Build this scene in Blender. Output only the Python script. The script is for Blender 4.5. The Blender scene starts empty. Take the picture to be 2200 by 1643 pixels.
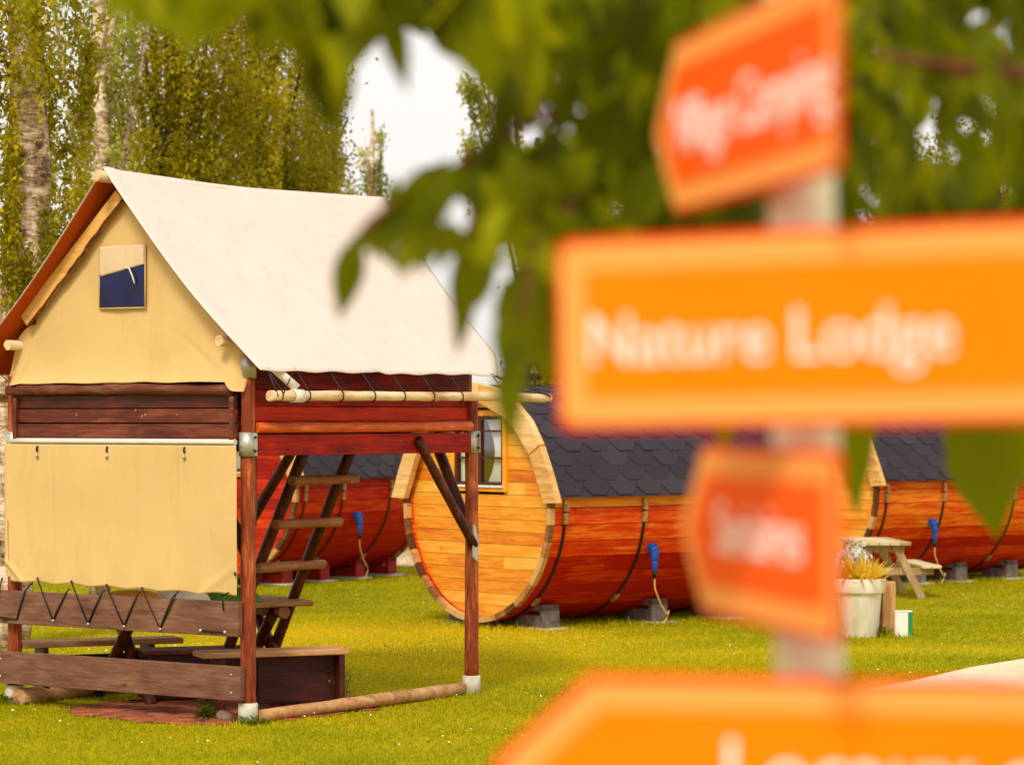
import bpy, bmesh, math, random
import numpy as np
from mathutils import Vector, Matrix, Euler
from mathutils import noise as mnoise

random.seed(7)
rng = np.random.default_rng(11)
C = bpy.context.scene.collection
R = math.radians

# ------------------------------------------------------------------ camera
F = 6111.0            # focal length in pixels of the 2200 px wide photograph (100 mm lens on 36 mm)
EYE = 2.0
cam = bpy.data.cameras.new("camera")
cam.lens = 100; cam.sensor_width = 36; cam.clip_start = 0.05; cam.clip_end = 2000
cam.shift_y = 78.5 / 2200
cam.dof.use_dof = True; cam.dof.focus_distance = 20.5; cam.dof.aperture_fstop = 2.75
cam.dof.aperture_blades = 9
co = bpy.data.objects.new("camera", cam); C.objects.link(co)
co.location = (0, 0, EYE); co.rotation_euler = (R(90), 0, 0)
bpy.context.scene.camera = co

# ------------------------------------------------------------------ sky, sun, exposure
SUN_ELEV, SUN_AZ = 46.0, 196.0          # azimuth clockwise from +Y (the view direction)
w = bpy.data.worlds.new("World"); bpy.context.scene.world = w; w.use_nodes = True
nt = w.node_tree; nt.nodes.clear()
sky = nt.nodes.new("ShaderNodeTexSky"); sky.sky_type = 'NISHITA'; sky.sun_disc = False
sky.sun_elevation = R(SUN_ELEV); sky.sun_rotation = R(SUN_AZ); sky.dust_density = 5; sky.air_density = 1.0
hs = nt.nodes.new("ShaderNodeHueSaturation"); hs.inputs['Saturation'].default_value = 0.10; hs.inputs['Value'].default_value = 1.0
warm = nt.nodes.new("ShaderNodeMix"); warm.data_type = 'RGBA'; warm.blend_type = 'MULTIPLY'; warm.inputs[0].default_value = 1
warm.inputs[7].default_value = (1.0, 0.96, 0.93, 1)
bg = nt.nodes.new("ShaderNodeBackground"); bg.inputs[1].default_value = 0.13
wo = nt.nodes.new("ShaderNodeOutputWorld")
veil = nt.nodes.new("ShaderNodeMix"); veil.data_type = 'RGBA'; veil.inputs[0].default_value = 0.75     # thin bright overcast in front of the blue
veil.inputs[7].default_value = (7.5, 7.45, 7.4, 1)
nt.links.new(sky.outputs[0], hs.inputs['Color']); nt.links.new(hs.outputs[0], veil.inputs[6]); nt.links.new(veil.outputs[2], warm.inputs[6])
nt.links.new(warm.outputs[2], bg.inputs[0]); nt.links.new(bg.outputs[0], wo.inputs[0])
sl = bpy.data.lights.new("sun", 'SUN'); sl.energy = 1.9; sl.angle = R(12); sl.color = (1.0, 0.93, 0.82)
so = bpy.data.objects.new("sun", sl); C.objects.link(so)
sd = Vector((math.sin(R(SUN_AZ)) * math.cos(R(SUN_ELEV)), math.cos(R(SUN_AZ)) * math.cos(R(SUN_ELEV)), math.sin(R(SUN_ELEV))))
so.rotation_euler = sd.to_track_quat('Z', 'Y').to_euler(); so.location = sd * 50
vs = bpy.context.scene.view_settings
vs.view_transform = 'Standard'; vs.look = 'None'; vs.gamma = 1; vs.exposure = 0.30
bpy.context.scene.cycles.use_denoising = True
bpy.context.scene.cycles.max_bounces = 8
bpy.context.scene.cycles.transparent_max_bounces = 8

# ------------------------------------------------------------------ helpers
def srgb(r, g, b, k=1.0):
    f = lambda c: ((c / 255) / 12.92 if c / 255 <= 0.04045 else ((c / 255 + 0.055) / 1.055) ** 2.4)
    return (min(1, f(r) * k), min(1, f(g) * k), min(1, f(b) * k), 1)

def at(px, py, Y):
    """photo pixel (2200 x 1643) at a depth, as a world point"""
    return Vector(((px - 1100) / F * Y, Y, EYE - (py - 900) / F * Y))

class MB:
    def __init__(s): s.v = []; s.f = []; s.t = []; s.tone = 0.5; s.sm = []
    def add(s, vs, fs, smooth=False):
        b = len(s.v); s.v += [tuple(x) for x in vs]
        for f in fs: s.f.append([i + b for i in f]); s.t.append(s.tone); s.sm.append(smooth)
        return s
    def box(s, p0, p1, M=None):
        x0, y0, z0 = p0; x1, y1, z1 = p1
        x0, x1 = min(x0, x1), max(x0, x1); y0, y1 = min(y0, y1), max(y0, y1); z0, z1 = min(z0, z1), max(z0, z1)
        vs = [Vector(p) for p in ((x0,y0,z0),(x1,y0,z0),(x1,y1,z0),(x0,y1,z0),(x0,y0,z1),(x1,y0,z1),(x1,y1,z1),(x0,y1,z1))]
        if M: vs = [M @ v for v in vs]
        return s.add(vs, [(0,3,2,1),(4,5,6,7),(0,1,5,4),(1,2,6,5),(2,3,7,6),(3,0,4,7)])
    def bar(s, a, b, wd, ht, up=(0,0,1)):
        """rectangular bar from a to b; wd sideways, ht along up"""
        a = Vector(a); b = Vector(b); d = (b - a).normalized(); up = Vector(up)
        sd_ = d.cross(up).normalized(); up = sd_.cross(d).normalized()
        vs = []
        for p in (a, b):
            for i, j in ((-1,-1),(1,-1),(1,1),(-1,1)): vs.append(p + sd_ * (wd/2*i) + up * (ht/2*j))
        return s.add(vs, [(3,2,1,0),(4,5,6,7),(0,1,5,4),(1,2,6,5),(2,3,7,6),(3,0,4,7)])
    def tube(s, pts, rad, n=10, caps=True, wob=0.0, seed=0, sub=1):
        pts = [Vector(p) for p in pts]
        if not hasattr(rad, '__len__'): rad = [rad] * len(pts)
        if sub > 1:
            q = []; rr = []
            for i in range(len(pts) - 1):
                for k in range(sub):
                    t = k / sub; q.append(pts[i].lerp(pts[i+1], t)); rr.append(rad[i]*(1-t)+rad[i+1]*t)
            q.append(pts[-1]); rr.append(rad[-1]); pts, rad = q, rr
        vs = []; fs = []; m = len(pts); ref = None
        for i, p in enumerate(pts):
            d = (pts[min(i+1, m-1)] - pts[max(i-1, 0)]).normalized()
            if ref is None:
                ref = Vector((0,0,1)) if abs(d.z) < 0.9 else Vector((1,0,0))
            a = d.cross(ref).normalized(); b = a.cross(d).normalized(); ref = b
            for k in range(n):
                th = 2*math.pi*k/n
                o = a*math.cos(th) + b*math.sin(th)
                r = rad[i]
                if wob: r *= 1 + wob * mnoise.noise(Vector((p.x*5+seed, p.y*5, p.z*5)) + o*1.5)
                vs.append(p + o*r)
        for i in range(m-1):
            for k in range(n):
                fs.append((i*n+k, i*n+(k+1)%n, (i+1)*n+(k+1)%n, (i+1)*n+k))
        s.add(vs, fs, True)
        if caps:
            b0 = len(s.v) - len(vs)
            for f in (list(range(n))[::-1], [(m-1)*n+k for k in range(n)]):
                s.f.append([b0+i for i in f]); s.t.append(s.tone); s.sm.append(False)
        return s
    def lathe(s, prof, c, n=32, M=None):
        c = Vector(c); vs = []; fs = []
        for r, z in prof:
            for k in range(n):
                th = 2*math.pi*k/n; p = Vector((r*math.cos(th), r*math.sin(th), z)) + c
                vs.append(M @ p if M else p)
        for i in range(len(prof)-1):
            for k in range(n): fs.append((i*n+k, i*n+(k+1)%n, (i+1)*n+(k+1)%n, (i+1)*n+k))
        return s.add(vs, fs, True)
    def prism(s, outline, d, M=None):
        """outline: list of 3D points (planar); extruded by vector d"""
        n = len(outline); o = [Vector(p) for p in outline]; vs = o + [p + Vector(d) for p in o]
        if M: vs = [M @ v for v in vs]
        fs = [tuple(range(n))[::-1], tuple(range(n, 2*n))] + [(i, (i+1)%n, n+(i+1)%n, n+i) for i in range(n)]
        return s.add(vs, fs)
    def build(s, name, mat, parent=None, bevel=0):
        me = bpy.data.meshes.new(name)
        me.from_pydata(s.v, [], s.f); me.update()
        a = me.attributes.new("tone", 'FLOAT', 'FACE'); a.data.foreach_set("value", s.t)
        me.polygons.foreach_set("use_smooth", s.sm)
        me.materials.append(mat)
        bm = bmesh.new(); bm.from_mesh(me); bmesh.ops.recalc_face_normals(bm, faces=bm.faces); bm.to_mesh(me); bm.free()
        o = bpy.data.objects.new(name, me); C.objects.link(o)
        if parent: o.parent = parent
        if bevel:
            b = o.modifiers.new("bevel", 'BEVEL'); b.width = bevel; b.segments = 2; b.limit_method = 'ANGLE'; b.angle_limit = R(40)
        return o

def npmesh(name, verts, faces4, mat, parent=None, tone=None, smooth=False, k=4):
    me = bpy.data.meshes.new(name); nv = len(verts); nf = len(faces4)
    me.vertices.add(nv); me.vertices.foreach_set("co", np.asarray(verts, dtype=np.float32).ravel())
    me.loops.add(nf*k); me.loops.foreach_set("vertex_index", np.asarray(faces4, dtype=np.int32).ravel())
    me.polygons.add(nf); me.polygons.foreach_set("loop_start", np.arange(0, nf*k, k, dtype=np.int32))
    me.polygons.foreach_set("loop_total", np.full(nf, k, dtype=np.int32))
    me.update(calc_edges=True)
    if tone is not None:
        a = me.attributes.new("tone", 'FLOAT', 'FACE'); a.data.foreach_set("value", np.asarray(tone, dtype=np.float32))
    if smooth: me.polygons.foreach_set("use_smooth", np.ones(nf, dtype=bool))
    me.materials.append(mat)
    o = bpy.data.objects.new(name, me); C.objects.link(o)
    if parent: o.parent = parent
    return o

def tag(o, label=None, cat=None, group=None, kind=None):
    if label: o['label'] = label
    if cat: o['category'] = cat
    if group: o['group'] = group
    if kind: o['kind'] = kind
    return o
def empty(name, loc=(0,0,0), rz=0, label=None, cat=None, group=None):
    o = bpy.data.objects.new(name, None); C.objects.link(o); o.location = loc; o.rotation_euler = (0,0,rz)
    o.empty_display_size = 0.2
    return tag(o, label, cat, group)
def copy_tree(o, parent=None):
    c = o.copy(); C.objects.link(c); c.parent = parent
    for ch in list(o.children): copy_tree(ch, c)
    return c

# ------------------------------------------------------------------ materials
def newmat(name):
    m = bpy.data.materials.new(name); m.use_nodes = True; nt = m.node_tree; nt.nodes.clear()
    out = nt.nodes.new("ShaderNodeOutputMaterial"); bs = nt.nodes.new("ShaderNodeBsdfPrincipled")
    nt.links.new(bs.outputs[0], out.inputs[0]); return m, nt, bs, out
def ramp(nt, fac, stops):
    r = nt.nodes.new("ShaderNodeValToRGB"); e = r.color_ramp.elements
    while len(e) < len(stops): e.new(0.5)
    for i, (p, c) in enumerate(stops): e[i].position = p; e[i].color = c
    nt.links.new(fac, r.inputs[0]); return r.outputs[0]
def nmap(nt, scale=(1,1,1), coord='Object', rot=(0,0,0)):
    tc = nt.nodes.new("ShaderNodeTexCoord"); mp = nt.nodes.new("ShaderNodeMapping"); mp.inputs['Scale'].default_value = scale
    mp.inputs['Rotation'].default_value = rot
    nt.links.new(tc.outputs[coord], mp.inputs[0]); return mp.outputs[0]
def noi(nt, vec, scale=5, detail=4, rough=0.55, dist=0):
    n = nt.nodes.new("ShaderNodeTexNoise"); n.inputs['Scale'].default_value = scale; n.inputs['Detail'].default_value = detail
    n.inputs['Roughness'].default_value = rough; n.inputs['Distortion'].default_value = dist
    nt.links.new(vec, n.inputs['Vector']); return n.outputs[0]
def mix(nt, fac, a, b, mode='MIX'):
    m = nt.nodes.new("ShaderNodeMix"); m.data_type = 'RGBA'; m.blend_type = mode
    for i, x in ((0, fac), (6, a), (7, b)):
        if isinstance(x, (int, float)): m.inputs[i].default_value = x
        elif isinstance(x, tuple): m.inputs[i].default_value = x
        else: nt.links.new(x, m.inputs[i])
    return m.outputs[2]
def math_(nt, op, a, b=None, c=None):
    m = nt.nodes.new("ShaderNodeMath"); m.operation = op
    for i, x in enumerate((a, b, c)):
        if x is None: continue
        if isinstance(x, (int, float)): m.inputs[i].default_value = x
        else: nt.links.new(x, m.inputs[i])
    return m.outputs[0]
def attr(nt, name="tone"):
    a = nt.nodes.new("ShaderNodeAttribute"); a.attribute_name = name; return a.outputs['Fac']
def bump(nt, bs, h, strength=0.3, dist=0.01):
    b = nt.nodes.new("ShaderNodeBump"); b.inputs['Strength'].default_value = strength; b.inputs['Distance'].default_value = dist
    nt.links.new(h, b.inputs['Height']); nt.links.new(b.outputs[0], bs.inputs['Normal'])

def wood(name, cols, axis=0, rough=0.65, fine=1.0, blotch=0.35, tone_amt=0.35, knots=0.5, spec=0.3):
    """cols: dark, mid, light of the wood; axis: grain direction in object space"""
    m, nt, bs, out = newmat(name)
    sc = [9, 9, 9]; sc[axis] = 0.7
    g = noi(nt, nmap(nt, tuple(x*fine for x in sc)), 5.0, 6, 0.62, 0.6)
    sc2 = [3, 3, 3]; sc2[axis] = 0.9
    big = noi(nt, nmap(nt, tuple(sc2)), 2.2, 4, 0.6, 1.2)
    f = math_(nt, 'ADD', math_(nt, 'MULTIPLY', g, 1-blotch), math_(nt, 'MULTIPLY', big, blotch))
    f = math_(nt, 'ADD', f, math_(nt, 'MULTIPLY', math_(nt, 'SUBTRACT', attr(nt), 0.5), tone_amt))
    col = ramp(nt, f, [(0.28, cols[0]), (0.5, cols[1]), (0.72, cols[2])])
    # knots
    vo = nt.nodes.new("ShaderNodeTexVoronoi"); vo.inputs['Scale'].default_value = 2.3
    sc3 = [2.4, 2.4, 2.4]; sc3[axis] = 1.1
    nt.links.new(nmap(nt, tuple(sc3)), vo.inputs['Vector'])
    kf = ramp(nt, vo.outputs['Distance'], [(0.045, (1,1,1,1)), (0.11, (0,0,0,1))])
    col = mix(nt, math_(nt, 'MULTIPLY', kf, knots), col, cols[0])
    nt.links.new(col, bs.inputs['Base Color'])
    bs.inputs['Roughness'].default_value = rough; bs.inputs['Specular IOR Level'].default_value = spec
    bump(nt, bs, g, 0.35, 0.006)
    return m

def plain(name, col, rough=0.6, metal=0, var=0.12, scale=6, bumps=0.0, spec=0.4):
    m, nt, bs, out = newmat(name)
    n = noi(nt, nmap(nt), scale, 5, 0.6)
    d = tuple(c*(1-var*1.6) for c in col[:3]) + (1,); l = tuple(min(1, c*(1+var)) for c in col[:3]) + (1,)
    nt.links.new(ramp(nt, n, [(0.3, d), (0.7, l)]), bs.inputs['Base Color'])
    bs.inputs['Roughness'].default_value = rough; bs.inputs['Metallic'].default_value = metal
    bs.inputs['Specular IOR Level'].default_value = spec
    if bumps: bump(nt, bs, n, bumps, 0.01)
    return m

def canvas(name, col, tcol, tfac=0.25, var=0.05):
    m, nt, bs, out = newmat(name)
    v = nmap(nt)
    n = noi(nt, v, 1.6, 5, 0.6, 0.5); fine = noi(nt, v, 160, 2, 0.5)
    st = noi(nt, nmap(nt, (2, 2, 0.5)), 3, 5, 0.7, 0.4)
    d = tuple(c*(1-var*2) for c in col[:3]) + (1,)
    c1 = ramp(nt, n, [(0.3, d), (0.65, col)])
    dirt = ramp(nt, st, [(0.54, (0,0,0,1)), (0.78, (1,1,1,1))])
    c1 = mix(nt, math_(nt, 'MULTIPLY', dirt, 0.6), c1, tuple(c*k for c, k in zip(col[:3], (0.82, 0.74, 0.60))) + (1,))
    nt.links.new(c1, bs.inputs['Base Color']); bs.inputs['Roughness'].default_value = 0.85
    bs.inputs['Specular IOR Level'].default_value = 0.15
    h = math_(nt, 'ADD', math_(nt, 'MULTIPLY', fine, 0.05), noi(nt, nmap(nt, (1, 1, 1)), 2.3, 3, 0.5, 0.8))
    bump(nt, bs, h, 0.25, 0.03)
    tr = nt.nodes.new("ShaderNodeBsdfTranslucent"); tr.inputs[0].default_value = tcol
    ms = nt.nodes.new("ShaderNodeMixShader"); ms.inputs[0].default_value = tfac
    nt.links.new(bs.outputs[0], ms.inputs[1]); nt.links.new(tr.outputs[0], ms.inputs[2]); nt.links.new(ms.outputs[0], out.inputs[0])
    return m

def leafmat(name, dark, mid, light, tcol, tfac=0.45, rough=0.5):
    m, nt, bs, out = newmat(name)
    n = noi(nt, nmap(nt), 1.3, 3, 0.6)
    f = math_(nt, 'ADD', math_(nt, 'MULTIPLY', n, 0.45), math_(nt, 'MULTIPLY', attr(nt), 0.55))
    col = ramp(nt, f, [(0.2, dark), (0.5, mid), (0.8, light)])
    nt.links.new(col, bs.inputs['Base Color']); bs.inputs['Roughness'].default_value = rough
    bs.inputs['Specular IOR Level'].default_value = 0.12
    tr = nt.nodes.new("ShaderNodeBsdfTranslucent")
    nt.links.new(mix(nt, 1.0, ramp(nt, f, [(0.2, (0.55,0.55,0.55,1)), (0.8, (1.2,1.2,1.2,1))]), tcol, 'MULTIPLY'), tr.inputs[0])
    ms = nt.nodes.new("ShaderNodeMixShader"); ms.inputs[0].default_value = tfac
    nt.links.new(bs.outputs[0], ms.inputs[1]); nt.links.new(tr.outputs[0], ms.inputs[2]); nt.links.new(ms.outputs[0], out.inputs[0])
    return m

M = {}
M['roof_canvas'] = canvas("roof canvas", (0.78, 0.67, 0.58, 1), (1.0, 0.30, 0.08, 1), 0.12, 0.03)
M['tan_canvas'] = canvas("tan canvas", (0.74, 0.50, 0.195, 1), (0.85, 0.42, 0.08, 1), 0.08, 0.03)
M['flap'] = canvas("flap canvas", (0.80, 0.60, 0.36, 1), (0.8, 0.5, 0.2, 1), 0.1, 0.04)
M['log_red'] = wood("varnished post", (srgb(40,8,0), srgb(142,56,18), srgb(226,140,70)), 2, 0.55, 1.7, 0.5, 0.2, 0.9, 0.3)
M['log_side'] = wood("varnished log", (srgb(120,24,2), srgb(214,84,14), srgb(246,160,60)), 0, 0.45, 1.0, 0.6, 0.2, 0.5, 0.5)
M['red_plank'] = wood("red stained plank", (srgb(84,6,0), srgb(160,20,0), srgb(196,52,6)), 0, 0.6, 1, 0.35, 0.5, 0.6, 0.2)
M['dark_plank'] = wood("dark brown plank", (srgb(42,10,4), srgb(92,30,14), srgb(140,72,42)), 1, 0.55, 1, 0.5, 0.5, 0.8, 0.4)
M['dark_log'] = wood("dark log", (srgb(50,16,8), srgb(100,48,28), srgb(150,100,72)), 1, 0.6, 1, 0.6, 0.3, 0.8)
M['grey_board'] = wood("weathered grey brown board", (srgb(70,38,26), srgb(118,80,60), srgb(150,112,88)), 1, 0.75, 1.2, 0.45, 0.3, 0.9, 0.2)
M['pale_pole'] = wood("pale debarked pole", (srgb(150,92,40), srgb(222,190,140), srgb(245,226,190)), 0, 0.6, 1, 0.65, 0.3, 0.7)
M['ground_log'] = wood("worn ground log", (srgb(120,70,34), srgb(190,140,88), srgb(222,188,142)), 0, 0.75, 1, 0.6, 0.3, 0.5)
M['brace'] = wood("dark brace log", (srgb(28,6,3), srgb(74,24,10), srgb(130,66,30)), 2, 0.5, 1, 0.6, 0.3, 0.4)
M['rung'] = wood("ladder rung wood", (srgb(90,42,16), srgb(160,100,58), srgb(202,152,102)), 0, 0.6, 1, 0.6, 0.3, 0.4)
M['bench'] = wood("bench plank", (srgb(120,72,40), srgb(186,132,84), srgb(214,170,124)), 0, 0.7, 1, 0.5, 0.3, 0.6)
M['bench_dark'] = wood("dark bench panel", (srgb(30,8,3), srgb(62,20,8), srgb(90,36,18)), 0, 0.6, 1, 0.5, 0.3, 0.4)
M['steel'] = plain("galvanised steel", srgb(190,188,172), 0.42, 0.65, 0.12, 14)
M['pvc'] = plain("white plastic sleeve", srgb(222,214,196), 0.5, 0, 0.06, 8)
M['concrete'] = plain("pale concrete", srgb(205,200,178), 0.9, 0, 0.16, 18, 0.3)
M['concrete_dark'] = plain("grey concrete block", srgb(120,104,96), 0.9, 0, 0.3, 16, 0.4)
M['cord'] = plain("black elastic cord", srgb(26,20,18), 0.6, 0, 0.2)
M['rope'] = plain("tan cord", srgb(150,120,84), 0.8, 0, 0.2)
M['window_film'] = plain("dark window film", srgb(8,16,72), 0.2, 0, 0.8, 4, 0, 0.4)
M['white'] = plain("white paint", srgb(238,232,220), 0.5, 0, 0.05)
M['soil'] = plain("red brown soil", srgb(158,80,40), 0.95, 0, 0.55, 7, 0.8)

# ------------------------------------------------------------------ ground, path, grass
def ground():
    m, nt, bs, out = newmat("lawn soil and turf")
    v = nmap(nt, (1,1,1))
    a = noi(nt, v, 0.35, 5, 0.6); b = noi(nt, v, 14, 5, 0.7)
    col = ramp(nt, math_(nt, 'ADD', math_(nt, 'MULTIPLY', a, 0.5), math_(nt, 'MULTIPLY', b, 0.5)),
               [(0.34, srgb(92,96,2)), (0.5, srgb(150,142,4)), (0.66, srgb(198,166,22))])
    nt.links.new(col, bs.inputs['Base Color']); bs.inputs['Roughness'].default_value = 0.95; bs.inputs['Specular IOR Level'].default_value = 0.1
    bump(nt, bs, b, 0.6, 0.03)
    mb = MB(); n = 24; xs = np.linspace(-150, 150, n); ys = np.linspace(-30, 270, n)
    mb.add([(x, y, 0) for y in ys for x in xs], [(j*n+i, j*n+i+1, (j+1)*n+i+1, (j+1)*n+i) for j in range(n-1) for i in range(n-1)])
    tag(mb.build("ground", m), kind='structure')
ground()

PATH = [(2.35, 20.6), (3.05, 21.7), (3.7, 22.9), (4.4, 23.9), (6.5, 25.4), (12, 27.5), (12, 19.5), (6, 12), (3.0, 6), (1.2, 2), (-0.2, 2), (-0.2, 4), (0.5, 9), (1.1, 14), (1.7, 18)]
def inpoly(x, y, P):
    x = np.asarray(x); y = np.asarray(y); r = np.zeros(x.shape, bool); n = len(P)
    for i in range(n):
        x0, y0 = P[i]; x1, y1 = P[(i+1) % n]
        if y0 == y1: continue
        c = ((y0 > y) != (y1 > y)) & (x < (x1-x0)*(y-y0)/(y1-y0) + x0); r ^= c
    return r
def path():
    m, nt, bs, out = newmat("pale gravel path")
    v = nmap(nt); a = noi(nt, v, 45, 6, 0.75); b = noi(nt, v, 1.2, 4, 0.6)
    col = ramp(nt, math_(nt, 'ADD', math_(nt, 'MULTIPLY', a, 0.6), math_(nt, 'MULTIPLY', b, 0.4)),
               [(0.34, srgb(190,150,110)), (0.52, srgb(232,205,170)), (0.7, srgb(246,228,204))])
    nt.links.new(col, bs.inputs['Base Color']); bs.inputs['Roughness'].default_value = 0.95
    bump(nt, bs, a, 0.5, 0.01)
    mb = MB(); mb.add([(x, y, 0.006) for x, y in PATH], [tuple(range(len(PATH)))])
    o = mb.build("gravel_path", m); tag(o, kind='structure')
    mb = MB(); mb.add([(-5,38.5,0.006),(5,39.0,0.006),(5,44.5,0.006),(-5,44,0.006)], [(0,1,2,3)])
    tag(mb.build("far_path", m), kind='structure')
path()

# tent frame of reference: x along its long side (away to the right), y along the gable (away to the left)
TC = Vector((-1.74, 18.75, 0)); TA = R(54.3)
TS = Vector((math.cos(TA), math.sin(TA), 0)); TG = Vector((-math.sin(TA), math.cos(TA), 0))
TL, TW = 2.475, 2.168
def t2w(v, u, z=0): return TC + TS*v + TG*u + Vector((0,0,z))

SOIL = []
def soil():
    loc = [(-0.30,0.10),(0.0,-0.10),(0.5,-0.16),(1.2,-0.16),(1.9,0.0),(1.9,0.45),(1.6,0.8),(1.1,1.3),(0.6,1.7),(0.2,1.75),(-0.12,1.6),(-0.30,1.2),(-0.42,0.7),(-0.40,0.35)]
    pts = []
    n = len(loc)
    for i in range(n):
        a = Vector(loc[i]); b = Vector(loc[(i+1)%n])
        for k in range(5):
            p = a.lerp(b, k/5); p += Vector((mnoise.noise(Vector((p.x*6, p.y*6, 1))), mnoise.noise(Vector((p.x*6, p.y*6, 5)))))*0.16
            pts.append(p)
    for p in pts:
        q = t2w(p.x, p.y); SOIL.append((q.x, q.y))
    c = t2w(0.75, 0.6)
    mb = MB(); vs = [(c.x, c.y, 0.03)] + [(x, y, 0.006) for x, y in SOIL] ; k = len(SOIL)
    # a low rise of trampled earth
    ring = [(c.x+(x-c.x)*0.6, c.y+(y-c.y)*0.6, 0.025 + 0.015*mnoise.noise(Vector((x*5, y*5, 0)))) for x, y in SOIL]
    vs += ring
    fs = [(0, 1+k+i, 1+k+(i+1)%k) for i in range(k)] + [(1+k+i, 1+i, 1+(i+1)%k, 1+k+(i+1)%k) for i in range(k)]
    mb.add(vs, fs, True); tag(mb.build("bare_soil", M['soil']), kind='structure')
soil()

bang_ = math.atan2(.64, .768)
def grass():
    # blades where the picture shows lawn, thinning out with distance
    bands = [(15.6, 20, 640), (20, 24, 520), (24, 29, 380), (29, 36, 230), (36, 46, 90)]
    Vs = []; Ts = []
    for y0, y1, dens in bands:
        x0 = -0.20*y1; x1 = 0.20*y1
        area = (y1-y0)*(x1-x0); n = int(area*dens*4)
        x = rng.uniform(x0, x1, n); y = rng.uniform(y0, y1, n)
        keep = (np.abs(x) < 0.185*y+0.4) & ~(inpoly(x, y, SOIL) & (rng.random(n) > .14))
        edge = inpoly(x, y, PATH); keep &= ~(edge & (rng.random(n) > 0.01))
        # hidden by the bottom sign anyway: still lawn, only thinner
        thin = (x > 0.02*y) & (y < 20.0); keep &= ~(thin & (rng.random(n) > 0.35))
        x = x[keep]; y = y[keep]; n = len(x)
        clump = np.array([mnoise.noise((a*1.7, b*1.7, 0.0)) for a, b in zip(x[::8], y[::8])]); clump = np.repeat(clump, 8)[:n]
        if len(clump) < n: clump = np.pad(clump, (0, n-len(clump)))
        cl2 = np.array([mnoise.noise((a*0.45+7, b*0.45, 3.0)) for a, b in zip(x[::8], y[::8])]); cl2 = np.repeat(cl2, 8)[:n]
        if len(cl2) < n: cl2 = np.pad(cl2, (0, n-len(cl2)))
        h = rng.uniform(0.011, 0.024, n)*(1+0.45*clump); h *= 1 + 0.8*(rng.random(n) > 0.97)
        feet = [t2w(0,0), t2w(TL,0), t2w(0,TW), t2w(TL,TW), Vector((3.185,26.1,0)), Vector((3.5,26.25,0))]
        for q in feet: h *= 1 + 1.5*np.exp(-(((x-q.x)**2 + (y-q.y)**2)/(.17 if q.y < 24 else .34)**2))
        for cx, cy, aa, LL in ((-.354,27.3,bang_,3.6),(3.56,34.2,bang_,3.6)):
            lx = (x-cx)*math.cos(aa)+(y-cy)*math.sin(aa); ly = -(x-cx)*math.sin(aa)+(y-cy)*math.cos(aa)
            h *= 1 + 1.4*((lx > -.1) & (lx < LL+.1) & (np.abs(ly) < .9))
        wd = rng.uniform(0.003, 0.006, n)*np.clip(y/20, 1, 2.0)
        a = rng.uniform(0, 2*np.pi, n); ln = rng.uniform(0.1, 0.9, n)*h; b = rng.uniform(0, 2*np.pi, n)
        dx = np.cos(a)*wd; dy = np.sin(a)*wd
        v = np.zeros((n, 3, 3)); v[:,0] = np.stack([x-dx, y-dy, np.zeros(n)], 1); v[:,1] = np.stack([x+dx, y+dy, np.zeros(n)], 1)
        v[:,2] = np.stack([x+np.cos(b)*ln, y+np.sin(b)*ln, h], 1)
        # dry yellow lawn behind the tent, greener in front and to the right
        dry = np.exp(-(((x+1.2)/2.6)**2 + ((y-25.0)/3.2)**2)) * 0.85 + np.exp(-(((x-3.6)/1.8)**2 + ((y-24.6)/0.5)**2))*0.35
        t = 0.42 + 0.48*cl2 + 0.26*clump + dry + rng.normal(0, 0.13, n)
        Vs.append(v.reshape(-1, 3)); Ts.append(t)
    V = np.concatenate(Vs); T = np.clip(np.concatenate(Ts), 0, 1)
    m = leafmat("lawn blades", srgb(78,102,0), srgb(160,160,0), srgb(222,182,28), (0.68, 0.64, 0.0, 1), 0.35, 0.7)
    o = npmesh("grass", V, np.arange(len(V)).reshape(-1, 3), m, None, T, k=3)
    tag(o, "short yellow green lawn around the tent and barrels", "grass", kind='stuff')
    # daisies and fallen bits, countless tiny white specks
    n = 900; y = rng.uniform(16, 33, n); x = rng.uniform(-0.18, 0.18, n)*y
    k = ~inpoly(x, y, PATH) & ~inpoly(x, y, SOIL); x = x[k]; y = y[k]; n = len(x)
    k = np.array([mnoise.noise((a*0.8, b*0.8, 9.0)) > 0.02 for a, b in zip(x, y)]); x = x[k]; y = y[k]; n = len(x)
    mb = MB()
    for i in range(n):
        r = random.uniform(0.004, 0.011); z = random.uniform(0.02, 0.04)
        mb.tone = random.random()
        mb.add([(x[i]+r*math.cos(t), y[i]+r*math.sin(t), z+random.uniform(-.004,.006)) for t in [k*math.pi/3 for k in range(6)]], [(0,1,2,3,4,5)])
    mm, nt, bs, out = newmat("daisy heads")
    nt.links.new(ramp(nt, attr(nt), [(0.7, srgb(245,240,215)), (0.8, srgb(250,225,60)), (0.9, srgb(196,160,90))]), bs.inputs['Base Color'])
    tag(mb.build("daisies", mm), "tiny white and yellow daisies dotted over the lawn", "daisies", kind='stuff')
grass()

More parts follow.
